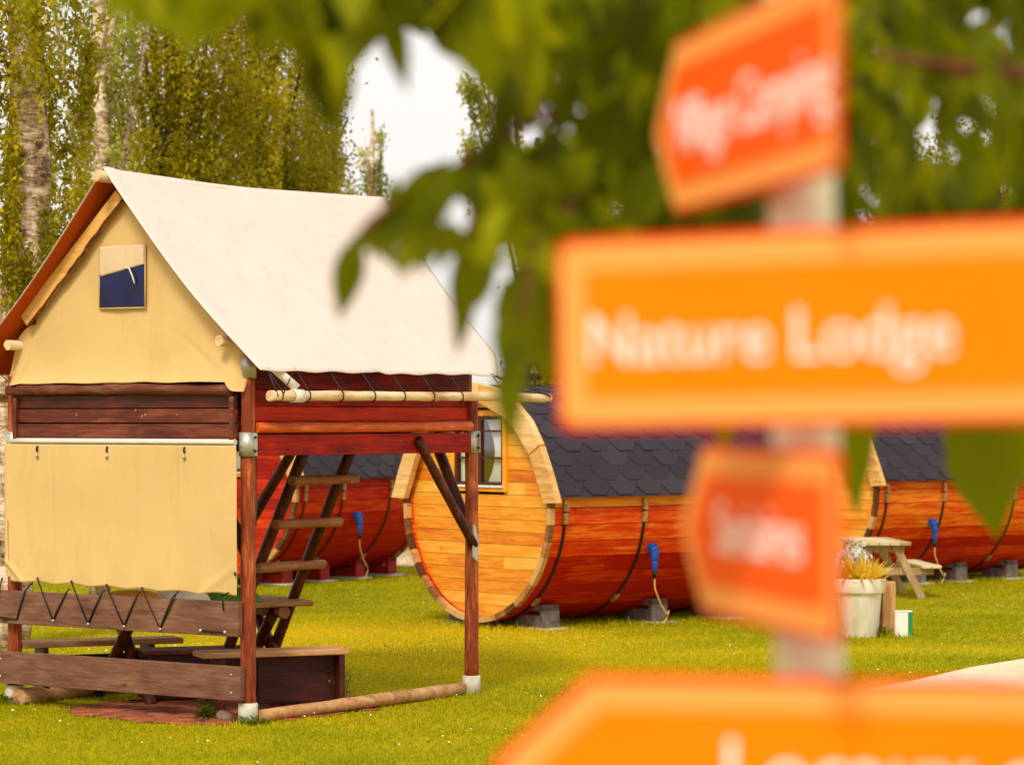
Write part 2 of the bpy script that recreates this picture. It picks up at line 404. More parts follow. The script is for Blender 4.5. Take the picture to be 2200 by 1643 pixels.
# ------------------------------------------------------------------ lodge tent
ZR, ZE, UE = 3.69, 2.316, -0.312     # ridge height, eave height, eave overhang
UR = TW/2
def roof_pt(side, s, t):
    """side +1: the slope facing right of the picture; s 0..1 front to back, t 0..1 ridge to eave"""
    vb = 2.815 - (0.195/0.86)*t if t < 0.86 else 2.62 - (t-0.86)/0.14*0.245
    vf = -0.24
    v = vf + (vb-vf)*s
    u = UR - (UR-UE)*t
    z = ZR - (ZR-ZE)*t
    sag = 0.075*math.sin(math.pi*t)*(0.65+0.35*math.cos(2*math.pi*s)) + 0.03*math.sin(math.pi*s)*(1-t)
    fold = 0.012*mnoise.noise(Vector((s*3.0 + t*1.4, t*1.2 - s*1.2, side*3.1))) + 0.020*math.exp(-((s*1.15 - t*0.62 - 0.10)/0.035)**2)*math.sin(math.pi*min(1, t*1.1)) \
         + 0.014*math.exp(-((s*1.1 - t*0.5 - 0.02)/0.025)**2) + 0.010*math.exp(-((s*1.0 - t*0.35 - 0.30)/0.03)**2)*math.sin(math.pi*t)
    z -= sag; z += fold
    # scalloped edge between the laces
    if t > 0.93: z += (t-0.93)/0.07*(0.005*math.cos(s*2*math.pi*7) - 0.004)
    if side < 0: u = TW - u
    return Vector((v, u, z))

tent = empty("lodge_tent", TC, TA, "two storey canvas tent on log posts with cream roof and tan gable", "tent")
def sheet(fn, ns, nt_, name, mat, parent, solid=0.004, smooth=True):
    mb = MB(); vs = [fn(i/ns, j/nt_) for j in range(nt_+1) for i in range(ns+1)]
    mb.add(vs, [(j*(ns+1)+i, j*(ns+1)+i+1, (j+1)*(ns+1)+i+1, (j+1)*(ns+1)+i) for j in range(nt_) for i in range(ns)], smooth)
    o = mb.build(name, mat, parent)
    if solid: s = o.modifiers.new("thickness", 'SOLIDIFY'); s.thickness = solid; s.offset = 0
    return o
def tent_roof():
    # one sheet over the ridge: left eave, ridge, right eave
    def fn(s, q):
        return roof_pt(1, s, 1-2*q) if q <= 0.5 else roof_pt(-1, s, 2*q-1)
    o = sheet(fn, 70, 96, "roof_canvas", M['roof_canvas'], tent, 0.004)
    o['label'] = "cream canvas roof sheet"
    def fl(s, q):
        p = roof_pt(1, .002+.996*s, .985*(1-2*q)) if q <= 0.5 else roof_pt(-1, .002+.996*s, .985*(2*q-1))
        return p - Vector((0, 0, .009))
    sheet(fl, 70, 96, "roof_glow_sheet", canvas("painted orange roof glow", (0.62, 0.12, 0.012, 1), (1.0, 0.16, 0.01, 1), 0.3, 0.04), o, 0.002)  # added sheet whose orange paints the light showing through the roof
    for side in (1, -1):
        for sv in (.335, .67):
            MB().tube([roof_pt(side, sv, k/30) + Vector((0,0,.003)) for k in range(31)], .0028, 6).build("seam", M['roof_canvas'], o)
    MB().tube([(-0.30, UR, ZR-0.055), (1.2, UR, ZR-0.085), (2.9, UR, ZR-0.06)], 0.038, 12, wob=0.1, sub=4).build("ridge_pole", M['pale_pole'], tent)
    for k in (-1, 1):     # purlins half way down each slope and under the eaves
        u = UR - k*0.98
        MB().tube([(-0.17, u, 2.62-0.105), (2.6, u, 2.62-0.105)], 0.036, 12, wob=0.12, seed=k, sub=6).build("purlin", M['pale_pole'], tent)
    for v in (0.03, TL-0.05):     # rafters behind the gables
        for k in (-1, 1):
            MB().bar((v, UR, ZR-0.14), (v, UR-k*1.12, 2.42), 0.05, 0.07).build("rafter", M['red_plank'], tent, 0.004)
tent_roof()

def gable():
    def ztop(u):
        uu = abs(u-UR); t = uu/(UR-UE)
        z = ZR - (ZR-ZE)*t - 0.070*math.sin(math.pi*t) - 0.07
        if u > 1.90: z = min(z, 2.66 - ((u-1.90)/0.34)**2.2*0.42)
        if u < 0.06: z = min(z, 2.50 - (0.06-u)*0.9)
        return z
    def fn(a, b, off=0.0):
        u = -0.03 + a*(2.24+0.03)
        zb = 2.245 + 0.010*mnoise.noise(Vector((a*9, 1, 1)))
        if a < 0.055: zb = 2.18 + 0.05*(a/0.055)**4
        if a > 0.90: zb = 2.245 - 0.05*((a-0.90)/0.10)
        zt = max(ztop(u), zb+0.02)
        z = zb + (zt-zb)*b
        low = math.exp(-(z-zb)/0.10)
        v = -0.045 - 0.065*low
        v += 0.030*mnoise.noise(Vector((u*1.6, z*1.9, 0.7))) + 0.010*mnoise.noise(Vector((u*4.5+z*2, z*3.0, 5.7))) + 0.014*math.exp(-(z-zb)/0.22)*math.sin(u*17+2.5*mnoise.noise(Vector((u*2, z*3, 4))))*0.6
        # diagonal pull folds in the lower left and right corners
        d = (u-2.18)*0.75 + (z-2.5)*0.42; v += 0.028*math.exp(-(d/0.030)**2)*math.exp(-abs(u-2.08)/0.12)*math.exp(-(z-2.2)/0.35)
        d = (u-2.02) + (z-2.35)*0.35; v -= 0.03*math.exp(-(d/0.022)**2)*math.exp(-((z-2.33)/0.14)**2)
        d = (u-0.30) - (z-2.38)*1.3; v += 0.010*math.exp(-(d/0.05)**2)*math.exp(-((z-2.38)/0.14)**2)
        if a > 0.93: v += (a-0.93)/0.07*0.07
        if a < 0.03: v += (0.03-a)/0.03*0.05
        return Vector((v, u, z))
    o = sheet(fn, 150, 90, "gable_canvas", M['tan_canvas'], tent, 0.003); o['label'] = "tan gable canvas with small window"
    # window let into the gable
    def flat(u0, u1, z0, z1, v): return [(v, u0, z0), (v, u1, z0), (v, u1, z1), (v, u0, z1)]
    V0 = -0.066
    win = MB().prism([(V0, .930, 2.760), (V0, 1.338, 2.762), (V0, 1.340, 3.165), (V0, .930, 3.175)], (0.006, 0, 0)).build("window", M['window_film'], tent)
    def fl(a, b):
        u = .925 + a*.42; zb = 3.045 - 0.075*a; z = zb + (3.178-zb)*b
        return Vector((V0-0.004-0.004*math.sin(math.pi*min(1, b*1.15)), u, z))
    sheet(fl, 16, 12, "window_flap", M['flap'], win, 0.003)
    MB().tube([(V0-.012, 1.10, 3.03), (V0-.02, 1.05, 3.022), (V0-.02, 1.02, 2.97), (V0-.012, 1.005, 2.915)], 0.005, 6, sub=2).build("tie", M['white'], win)
    fr = MB()
    for p, q in (((.922,2.752),(1.346,2.754)), ((.922,2.752),(.922,3.18)), ((1.346,2.754),(1.346,3.18)), ((.922,3.18),(1.346,3.18))):
        fr.tube([(V0+.002, p[0], p[1]), (V0+.002, q[0], q[1])], 0.005, 6)
    fr.build("hem", M['tan_canvas'], win); win.location.y = -.055; win.location.x = .006
    # plank hanging along the left rake, ragged lower edge
    a = Vector((-0.11, 1.09, 3.55)); b = Vector((-0.11, 2.00, 2.72)); d = (b-a).normalized(); n = Vector((0, d.z, -d.y)); n = n if n.z < 0 else -n
    up = []; lo = []
    for i in range(25):
        t = i/24; p = a.lerp(b, t); up.append(p); lo.append(p + n*(0.088 + 0.012*mnoise.noise(Vector((t*14, 0, 2))) + (0.012 if t > .4 else 0)))
    mb = MB()
    vs = up + lo + [p + Vector((.03,0,0)) for p in up] + [p + Vector((.03,0,0)) for p in lo]; k = 25
    fs = []
    for i in range(24): fs += [(i,i+1,k+i+1,k+i), (2*k+i,3*k+i,3*k+i+1,2*k+i+1), (i,2*k+i,2*k+i+1,i+1), (k+i,k+i+1,3*k+i+1,3*k+i)]
    fs += [(0,k,3*k,2*k), (24,2*k+24,3*k+24,k+24)]
    mb.add(vs, fs); o = mb.build("rake_board", wood("bleached rake board", (srgb(190,128,60), srgb(226,172,92), srgb(236,190,116)), 1, .8, 1, .5, .2, .2, .1), tent); o['label'] = "pale ragged plank along the left rake"
    lb = [p - n*0.0 for p in lo]
    MB().tube([p + n*0.005 for p in lo], 0.010, 6, wob=.5).build("bark_edge", M['dark_log'], o)
gable()

def tent_frame():
    # four corner posts with concrete feet and steel sleeves
    for v, u, top in ((0,0,2.34), (TL,0,2.17), (0,TW,2.30), (TL,TW,2.20)):
        p = MB().tube([(v,u,0.10), (v+.004,u,1.0), (v,u,top)], [0.052, 0.050, 0.046], 14, wob=0.10, seed=v*3+u, sub=10).build("corner_post", M['log_red'], tent)
        MB().lathe([(0.001,-.02),(0.064,-.02),(0.066,0.125),(0.058,0.132),(0.001,0.132)], (v,u,0), 20).build("foot", M['concrete'], p)
        b = MB(); b.lathe([(0.054,1.755),(0.060,1.755),(0.060,1.912),(0.054,1.912)], (v,u,0), 20)
        b.box((v-.004, u-.078, 1.76), (v+.004, u-.055, 1.905)); b.box((v-.07, u-.005, 1.79), (v-.055, u+.005, 1.80))
        b.build("sleeve", M['steel'], p)
        for z in (1.79, 1.88): MB().tube([(v-.012, u-.070, z), (v+.016, u-.070, z)], 0.009, 8).build("bolt", M['cord'], p)
    MB().lathe([(0.050,2.27),(0.056,2.27),(0.054,2.42),(0.001,2.425)], (0,0.0,0), 20).build("post_cap", M['steel'], tent)
    # clamp tab on the back right post
    MB().box((TL-.15, -.012, 1.77), (TL-.05, .012, 1.90)).build("bracket", M['steel'], tent)
    # gable side: top log, dark planks
    MB().tube([(-0.085, 0.075, 2.192), (-0.085, 1.1, 2.205), (-0.085, 2.14, 2.20)], 0.037, 14, wob=0.16, sub=10).build("gable_log", M['dark_log'], tent)
    zs = [(2.075, 2.165), (1.975, 2.068), (1.872, 1.966)]
    for i, (z0, z1) in enumerate(zs):
        mb = MB(); mb.tone = (0.35, .55, .6)[i]; mb.box((-.055-.006*i, .055, z0), (-.030, 2.10, z1)); mb.build("gable_plank", M['dark_plank'], tent, 0.004)
    for u in (0.075, 2.085):
        MB().box((-.085, u-.018, 1.86), (-.062, u+.018, 2.15)).build("batten", M['dark_log'], tent, 0.003)
    rf = random.Random(4)
    for u, z in ((1.50,2.03),(0.95,2.06),(0.89,2.02),(0.86,2.03),(1.28,1.99),(0.57,2.03)):
        kn = MB(); kn.lathe([(0.001,0),(0.008,0.001),(0.011,0)], (0,0,0), 10, Matrix.Translation((-.064, u, z)) @ Matrix.Rotation(R(-90), 4, 'Y'))
        kn.build("resin_spot", M['rung'], tent)
    # rolled hem above the lower canvas
    MB().tube([(-.070, .05, 1.848), (-.070, 2.12, 1.848)], 0.021, 10, sub=8).build("canvas_roll", M['pvc'], tent)
    # lower canvas wall
    def low(a, b):
        u = 0.022 + a*2.145 + 0.018*math.sin(math.pi*b)*(1 if a > .5 else -1)*abs(a-.5)*2 - (0.03*(1-b) if a > 0.98 else 0)
        zb = 0.845 + 0.025*a - (0.006+0.006*mnoise.noise(Vector((a*5,0,3))))*math.cos(a*2*math.pi*6.4) + (0.03*(a-.97)/.03 if a > .97 else 0)
        z = zb + (1.826-zb)*b
        v = -.102 + 0.026*mnoise.noise(Vector((u*1.4, z*1.6, 2.2))) + 0.007*mnoise.noise(Vector((u*5.5, z*2.0+u, 8.2)))
        for uu in (0.55, 1.12, 1.70): v += 0.009*math.exp(-((u-uu)/0.010)**2)*min(1, b*2)
        e = (1-b)
        d = (u-2.18)*0.78 - (z-1.02)*-0.62; v -= 0.016*math.exp(-(((u-2.20)+ (1.06-z)*1.15)/0.030)**2)*math.exp(-((z-0.94)/0.13)**2)
        v -= 0.010*math.exp(-(((u-0.06)- (1.02-z)*1.4)/0.04)**2)*math.exp(-((z-0.93)/0.11)**2)
        v += 0.010*e**5*math.sin(a*2*math.pi*6.4)
        return Vector((v, u, z))
    o = sheet(low, 130, 80, "wall_canvas", M['tan_canvas'], tent, 0.003); o['label'] = "tan lower canvas wall panel"
    for u in (1.83, 1.165, 0.46):
        mb = MB(); mb.tube([(-.112,u,1.815),(-.118,u+.003,1.79),(-.112,u,1.775)], 0.007, 6); mb.build("hook", M['cord'], o)
        mb = MB(); mb.lathe([(0.008,0),(0.013,0.004),(0.008,0.008)], (0,0,0), 12, Matrix.Translation((-.112,u,1.745)) @ Matrix.Rotation(R(-90),4,'Y')); mb.tube([(-.115,u,1.76),(-.118,u+.008,1.742),(-.112,u,1.725)], 0.006, 6); mb.build("hook", M['steel'], o)
    for u, z in ((2.17, 1.04), (0.015, 0.985)):
        MB().lathe([(0.006,0),(0.014,0.004),(0.006,0.010)], (0,0,0), 12, Matrix.Translation((-.108,u,z)) @ Matrix.Rotation(R(-90),4,'Y')).build("eyelet", M['dark_log'], o)
    # boards across the gable side
    mb = MB(); mb.box((-.105, -.005, .570), (-.058, 2.36, .800)); rail = mb.build("rail_board", M['grey_board'], tent, 0.005); rail['label'] = "grey board with black lacing"
    mb = MB(); mb.tone = .45; mb.box((-.105, -.025, .150), (-.058, 2.36, .375)); sk = mb.build("skirt_board", M['grey_board'], tent, 0.005); sk['label'] = "lowest grey board"
    for u in (0.055, 2.20):
        for z in (.20, .32): sc = MB(); sc.lathe([(0.001,.004),(0.008,.004),(0.009,0)], (0,0,0), 8, Matrix.Translation((-.106,u,z)) @ Matrix.Rotation(R(-90),4,'Y')); sc.build("screw", M['steel'], sk)
    # black lacing from the canvas eyelets to studs on the rail
    top = [(2.18, .88), (1.83, .895), (1.505,.885), (1.175,.872), (0.845,.862), (0.52,.852), (0.145, .842)]
    bot = [(2.25, .615), (2.03, .605), (1.68, .610), (1.345,.600), (1.01,.598), (0.68,.595)]
    path_ = []
    v = -.112
    def seg(a, b): return [(v, a[0], a[1]), (v-.004, (a[0]+b[0])/2, (a[1]+b[1])/2), (v, b[0], b[1])]
    lace = MB()
    rim = lambda p: (p[0], .803)
    order = [top[0], bot[0], bot[1]]
    lace.tube(seg(top[0], bot[0]), .0055, 6); lace.tube(seg(bot[0], bot[1]), .0055, 6)
    lace.tube(seg(bot[1], (1.955, .80)), .0065, 6); lace.tube([(v,1.955,.80),(-.08,1.94,.84),(-.09,1.9,.86)], .0055, 6)
    for i in range(1, 6):
        lace.tube(seg(top[i], bot[min(i+1,5)]), .0055 if i < 4 else .004, 6)
        if i < 5:
            e = (top[i+1][0]+.05, .806)
            lace.tube(seg(bot[i+1], e), .0065, 6); lace.tube([(v,e[0],e[1]), (-.085, e[0]-.01, .835)], .005, 6)
    lace.tube(seg((0.125,.842), (0.115,.74)), .0055, 6)
    lace.tube(seg((0.32,.600), (0.11,.598)), .005, 6); lace.tube(seg((0.07,.86), (0.13,.835)), .006, 6)
    lace.build("lacing", M['cord'], rail)
    for u, z in bot[2:] + [(0.32,.600),(0.105,.598),(2.25,.615)]:
        MB().lathe([(0.001,.014),(0.010,.012),(0.013,.004),(0.012,0)], (0,0,0), 10, Matrix.Translation((-.106,u,z)) @ Matrix.Rotation(R(-90),4,'Y')).build("stud", M['steel'], rail)
    for u, z in top:
        MB().lathe([(0.004,.008),(0.009,.006),(0.010,0)], (0,0,0), 10, Matrix.Translation((-.108,u,z)) @ Matrix.Rotation(R(-90),4,'Y')).build("eyelet", M['cord'], o)
    # long side: planks between the posts, log rail, bottom beam
    zs = [(2.20,2.33,.05), (2.085,2.195,.0), (1.985,2.082,.75)]
    for i, (z0, z1, tn) in enumerate(zs):
        mb = MB(); mb.tone = (.15,.35,.8)[i]; mb.box((.055, .01-.004*i, z0), (TL-.02, .035, z1)); mb.build("side_plank", M['red_plank'], tent, .003)  # upper planks get darker tones, painting in the shade below the eave
    MB().tube([(.045,-.03,1.945), (1.2,-.035,1.945), (TL-.06,-.03,1.95)], .036, 14, wob=.12, sub=10).build("side_log", M['log_side'], tent)
    mb = MB(); mb.tone = .45; mb.box((.05,-.035,1.757), (TL-.05,.02,1.898)); mb.build("side_beam", M['red_plank'], tent, .004)
    # back and left sides, floor
    for z0, z1 in ((2.20,2.33),(2.085,2.195),(1.985,2.082),(1.76,1.90)):
        MB().box((.055, TW-.03, z0), (TL-.05, TW+.01, z1)).build("side_plank", M['red_plank'], tent)
        MB().box((TL-.03, .05, z0), (TL+.01, TW-.05, z1)).build("back_plank", M['dark_plank'], tent)
    for i in range(14):
        u = .04 + i*(TW-.08)/14; MB().box((.0, u, 1.905), (TL-.03, u+.142, 1.93)).build("floor_plank", M['dark_plank'], tent) if i % 1 == 0 else None
    for v in (.35, 1.2, 2.1): MB().box((v, .02, 1.78), (v+.06, TW-.03, 1.90)).build("joist", M['brace'], tent)
    def bk(a, b):
        u = .02 + a*(TW-.04); uu = abs(u-UR); zt = ZR-(ZR-ZE)*uu/(UR-UE)-.07*math.sin(math.pi*uu/(UR-UE))-.06
        return Vector((TL+.03+.01*math.sin(u*9), u, 2.2+(max(zt,2.3)-2.2)*b))
    sheet(bk, 40, 20, "back_canvas", M['tan_canvas'], tent, .003)
    for s_ in (0.0, TW):
        MB().box((.06, s_-.006 if s_ else .04, 1.93), (TL-.03, s_+.006 if s_ else .052, 2.45)).build("inner_wall", M['dark_plank'], tent)
    # eave poles outside the walls, laced to the roof sheet
    for k, u in ((1, -0.35), (-1, TW+0.35)):
        pole = MB().tube([(-.19,u,2.150),(.6,u,2.155),(1.4,u,2.158),(2.2,u,2.16),(2.966,u,2.155)], [.035,.033,.031,.033,.029], 12, wob=.14, sub=8, seed=k).build("eave_pole", M['pale_pole'], tent)
        MB().lathe([(0.038,-.05),(0.044,-.05),(0.044,.05),(0.038,.05)], (0,0,0), 16, Matrix.Translation((.085,u,2.152)) @ Matrix.Rotation(R(90),4,'Y')).build("clamp_ring", M['pvc'], pole)
        cd = MB()
        def r(s_, t_=0.985): return roof_pt(k, s_, t_)
        ue = u + (-.036 if k > 0 else .036); ui = u + (.036 if k > 0 else -.036)
        pts = [.035,.14,.27,.40,.525,.65,.775,.97]
        for i, s_ in enumerate(pts):
            p = r(s_)
            out_ = Vector((p.x+.05, ue, 2.15)); low_ = Vector((p.x+.055, u, 2.113))
            cd.tube([p, out_ + Vector((0,0,.02)), out_ - Vector((0,0,.015)), low_], .0045, 6)
            if 0 < i < 7: cd.tube([p, Vector((p.x+.24, ui, 2.18))], .0035, 6)
        p = r(0.035); cd.tube([p, (-.15, ue, 2.15), (-.13, u, 2.112)], .006, 6); cd.tube([r(.14), (-.10, ue, 2.16), (-.12, u, 2.112)], .005, 6)
        p = r(.97, .99); cd.tube([p, (2.93, ue, 2.17), (2.945, u, 2.12)], .0065, 6); cd.tube([p+Vector((.12,0,-.03)), (2.75, u, 2.18)], .005, 6); cd.tube([p, (2.70, ui, 2.19)], .0035, 6)
        cd.build("lacing", M['cord'], pole)
        # white strut from clamp up under the roof
        MB().tube([(.085,u+.0,2.20),(-.04,u+(.13 if k > 0 else -.13),2.36)], .030, 12).build("strut", M['pvc'], tent)
    # knee braces
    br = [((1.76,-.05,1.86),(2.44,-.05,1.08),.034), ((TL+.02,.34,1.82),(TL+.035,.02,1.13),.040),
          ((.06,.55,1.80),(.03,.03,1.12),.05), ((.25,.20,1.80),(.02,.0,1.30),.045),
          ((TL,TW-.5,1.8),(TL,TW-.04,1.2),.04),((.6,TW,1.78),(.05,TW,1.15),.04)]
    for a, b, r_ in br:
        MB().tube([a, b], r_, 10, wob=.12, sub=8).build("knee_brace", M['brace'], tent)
    cl = MB(); cl.prism([(2.40,-.058,1.0),(2.45,-.062,0.96),(2.47,-.062,1.10),(2.43,-.062,1.22),(2.405,-.06,1.24)], (0,-.012,0)); cl.build("brace_clip", M['steel'], tent)
tent_frame()

def guy_things():
    # ladder leaning up inside the tent
    lad = empty("log_ladder", t2w(1.5, 1.26), TA, "dark log ladder with pale rungs leaning up under the tent", "ladder")
    def L(v, z, base): # along the lean
        return Vector((v, base, z))
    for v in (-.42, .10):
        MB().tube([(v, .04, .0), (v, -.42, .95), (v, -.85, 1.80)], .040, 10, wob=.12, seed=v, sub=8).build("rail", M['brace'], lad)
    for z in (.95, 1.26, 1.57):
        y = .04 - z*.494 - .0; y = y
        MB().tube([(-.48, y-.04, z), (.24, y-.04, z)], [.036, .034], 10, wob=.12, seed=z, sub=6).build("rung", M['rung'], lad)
guy_things()

def under_tent():
    # log legged table: top about 0.7 m, crossed legs
    ang = R(29); t = empty("camp_table", (-2.15, 20.45, 0), ang, "dark log table with crossed legs standing in the shade under the tent", "table")
    for j, y in enumerate((-.26, 0, .26)):
        mb = MB(); mb.tone = (.3,.6,.5)[j]; mb.box((-.85, y-.125, .66), (.62, y+.125, .70)); mb.build("tabletop_plank", M['bench'] if j != 1 else M['rung'], t, .008)
    MB().tube([(.40,-.36,.62),(.40,.36,.62)], .045, 10, wob=.1, sub=4).build("cross_log", M['rung'], t)
    MB().tube([(-.68,-.36,.62),(-.68,.36,.62)], .045, 10, wob=.1, sub=4).build("cross_log", M['rung'], t)
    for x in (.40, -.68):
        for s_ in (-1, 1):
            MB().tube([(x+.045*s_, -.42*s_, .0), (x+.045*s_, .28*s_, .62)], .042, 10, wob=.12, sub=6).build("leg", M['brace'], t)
    # benches: plank seat on boarded ends
    def bench(name, ax, ay, bx, by, label, box=True):
        a = Vector((ax, ay, 0)); b = Vector((bx, by, 0)); L = (b-a).length; an = math.atan2(b.y-a.y, b.x-a.x)
        o = empty(name, a, an, label, "bench", "benches under the lodge tent")
        mb = MB(); mb.tone = .6; mb.box((0,-.14,.385), (L,.14,.425)); mb.build("seat", M['bench'], o, .008)
        if box:
            MB().box((.42,-.02,.06), (L-.07,.02,.375)).build("side_panel", M['bench_dark'], o, .004)
            MB().box((L-.07,-.13,.0), (L-.03,.13,.383)).build("leg", M['brace'], o, .004)
            MB().box((.12,-.13,.0), (.16,.13,.383)).build("leg", M['brace'], o, .004)
        else:
            MB().box((.15,-.13,.0), (.19,.13,.383)).build("leg", M['brace'], o, .004)
            MB().box((L-.25,-.13,.0), (L-.21,.13,.383)).build("leg", M['brace'], o, .004)
            MB().box((.19,-.015,.22), (L-.25,.015,.32)).build("stretcher", M['bench_dark'], o, .004)
        return o
    bench("plank_bench", -2.13, 19.28, -1.165, 19.66, "brown plank bench with dark boarded side beside the corner post")
    bench("plank_bench", -3.50, 20.15, -2.42, 20.62, "brown plank bench at the left, seen above the lowest grey board", False)
    # a dark boarded chest
    c = empty("storage_chest", (-2.42, 20.15, 0), R(20), "dark boarded chest between the two plank benches", "chest")
    MB().box((-.20,-.16,.03),(.62,.16,.345)).build("body", M['bench_dark'], c, .006); MB().box((-.23,-.18,.345),(.65,.18,.375)).build("lid", M['dark_plank'], c, .006)
    # edging logs on the ground
    def glog(pts, r, label, seed, ends=False):
        p0 = Vector(pts[0]); mb = MB().tube([Vector(p)-p0 for p in pts], r, 14, wob=.12, sub=8, seed=seed)
        o = mb.build("edging_log", M['ground_log']); o.location = p0
        return tag(o, label, "log", "edging logs lying under the tent")
    a = t2w(.05,-.06,.045); b = t2w(1.15,-.10,.055); c_ = t2w(2.32,-.03,.05)
    glog([a, b, c_], [.040,.046,.044], "long pale log lying on the grass between the two right hand posts", 3)
    a = t2w(-.06,TW-.10,.055); b = t2w(1.3,TW-.02,.055)
    glog([a, b], [.062,.052], "log with pale sawn end lying beside the left post foot", 9)
    # bunch of things glimpsed below the lower canvas
    def cushion(loc, sz, col, label, rz=0):
        mb = MB(); n = 14; vs = []; fs = []
        for j in range(n+1):
            for i in range(n+1):
                x = i/n*2-1; y = j/n*2-1; k = (1-x**4)*(1-y**4); vs.append((x*sz[0], y*sz[1], sz[2]*k**.5 if k > 0 else 0))
        fs = [(j*(n+1)+i, j*(n+1)+i+1, (j+1)*(n+1)+i+1, (j+1)*(n+1)+i) for j in range(n) for i in range(n)]
        mb.add(vs, fs, True); mb.add([(x, y, -z*.3) for x, y, z in vs], [f[::-1] for f in fs], True)
        o = mb.build("seat_cushion", plain("cushion "+label[:12], col, .9, 0, .08)); o.location = (loc[0], loc[1], .703); o.rotation_euler = (0,0,rz)
        tag(o, label, "cushion", "cushions on the camp table")
    d = Vector((math.cos(R(29)), math.sin(R(29)), 0)); base = Vector((-2.15,20.45,0)) + Vector((-math.sin(R(29)), math.cos(R(29)),0))*-.2
    for k, col, nm in ((-.70, srgb(226,150,40), "orange cushion on the camp table behind the canvas, leftmost"), (-.34, srgb(240,232,214), "white cushion on the camp table between the orange and the green one"), (.04, srgb(84,128,30), "green cushion on the camp table behind the canvas edge")):
        q = base + d*k; cushion((q.x, q.y, .715), (.19,.17,.10), col, nm, R(29))
    # weeds and a stone by the corner post
    s = empty("field_stone", t2w(-.02,.19,0), 0, "small grey stone beside the concrete foot of the corner post", "stone")
    bm = bmesh.new(); bmesh.ops.create_icosphere(bm, subdivisions=3, radius=.06)
    for v in bm.verts: v.co *= 1 + .25*mnoise.noise(v.co*14); v.co.z = v.co.z*.8+.03
    me = bpy.data.meshes.new("stone"); bm.to_mesh(me); bm.free(); me.materials.append(plain("stone", srgb(128,104,84), .9, 0, .25, 20, .4)); me.polygons.foreach_set("use_smooth", [True]*len(me.polygons))
    so_ = bpy.data.objects.new("stone", me); C.objects.link(so_); so_.parent = s
under_tent()

M['weed'] = leafmat("weed leaves", srgb(28,46,4), srgb(70,92,8), srgb(122,134,20), (0.3, .4, .02, 1), .35)
def weed(loc, r, h, n, label, sz=.022):
    mb = MB(); rr = random.Random(int(loc[0]*100))
    st = MB()
    for i in range(n):
        a = rr.uniform(0, 2*math.pi); q = rr.random()**.6*r; z = rr.uniform(.1, 1)*h
        c = Vector((math.cos(a)*q, math.sin(a)*q, z)); s_ = sz*rr.uniform(.6,1.2); mb.tone = rr.random()
        d = Vector((math.cos(a), math.sin(a), rr.uniform(-.6,.8))).normalized(); e = d.cross(Vector((0,0,1))).normalized()
        mb.add([c-d*s_, c+e*s_*.5, c+d*s_*1.2, c-e*s_*.5], [(0,1,2,3)])
        if i % 4 == 0: st.tube([(math.cos(a)*q*.4, math.sin(a)*q*.4, 0), c], .0018, 4, caps=False)
    o = mb.build("weed_plant", M['weed']); o.location = loc; tag(o, label, "weed", "weeds round the tent posts")
    st.build("stem", M['weed'], o)
weed(t2w(-.04,.33), .09, .13, 160, "leafy green weed beside the stone at the corner post")
weed(t2w(.92,.42), .20, .11, 220, "low weeds below the dark side of the plank bench")
weed(t2w(1.06,.13), .13, .34, 150, "dark climbing weed at the right end of the plank bench")
weed(t2w(-.06,-.10), .10, .05, 120, "small weeds at the foot of the nearest tent post")
weed(t2w(-.04,TW+.02), .16, .06, 200, "small dark weeds at the foot of the left tent post")

# ------------------------------------------------------------------ barrel cabins
BR, BZ = 1.12, 1.17      # radius, height of the barrel's axis
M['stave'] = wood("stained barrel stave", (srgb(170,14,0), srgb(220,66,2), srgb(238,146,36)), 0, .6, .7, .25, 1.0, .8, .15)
M['front_plank'] = wood("honey front plank", (srgb(206,98,8), srgb(234,150,24), srgb(236,182,74)), 1, .5, .9, .3, .5, .6, .4)
M['front_red'] = wood("red orange front plank", (srgb(150,16,0), srgb(204,52,4), srgb(226,100,20)), 1, .6, .9, .3, .5, .6, .2)
M['rim_wood'] = wood("weathered stave ends", (srgb(92,48,18), srgb(160,104,52), srgb(206,158,96)), 0, .8, 2, .5, .7, .5)
M['verge'] = wood("pale verge board", (srgb(170,100,36), srgb(218,168,96), srgb(238,206,148)), 1, .6, .6, .4, .3, .2)
M['trim'] = plain("orange window trim", srgb(240,160,30), .5, 0, .12, 10)
M['sash'] = plain("dark red brown sash", srgb(74,22,10), .35, 0, .15, 10)
M['curtain'] = plain("grey white curtain", srgb(226,220,214), .9, 0, .1, 3)
M['block'] = M['concrete_dark']
M['red_block'] = plain("red stained support", srgb(150,14,4), .7, 0, .3, 8)
M['strap'] = plain("dark tension strap", srgb(34,26,20), .5, .3, .3, 14)
M['strapend'] = plain("galvanised strap end", srgb(186,150,96), .5, .5, .3, 14)
M['blue'] = plain("blue plastic", srgb(10,72,160), .5, 0, .35, 22)
M['cable'] = plain("tan cable", srgb(206,160,84), .6, 0, .1)
def shingles_mat():
    m, nt, bs, out = newmat("bitumen shingle")
    a = noi(nt, nmap(nt), 120, 3, .7); b = noi(nt, nmap(nt), 1.4, 4, .6)
    f = math_(nt, 'ADD', math_(nt, 'MULTIPLY', attr(nt), .25), math_(nt, 'ADD', math_(nt, 'MULTIPLY', a, .35), math_(nt, 'MULTIPLY', b, .4)))
    nt.links.new(ramp(nt, f, [(.2, srgb(46,41,49)), (.5, srgb(56,50,57)), (.8, srgb(72,65,68))]), bs.inputs['Base Color'])
    bs.inputs['Roughness'].default_value = .92; bs.inputs['Specular IOR Level'].default_value = .2; bump(nt, bs, a, .4, .004); return m
M['shingle'] = shingles_mat()
glass_m, _nt, _bs, _o = newmat("window glass")
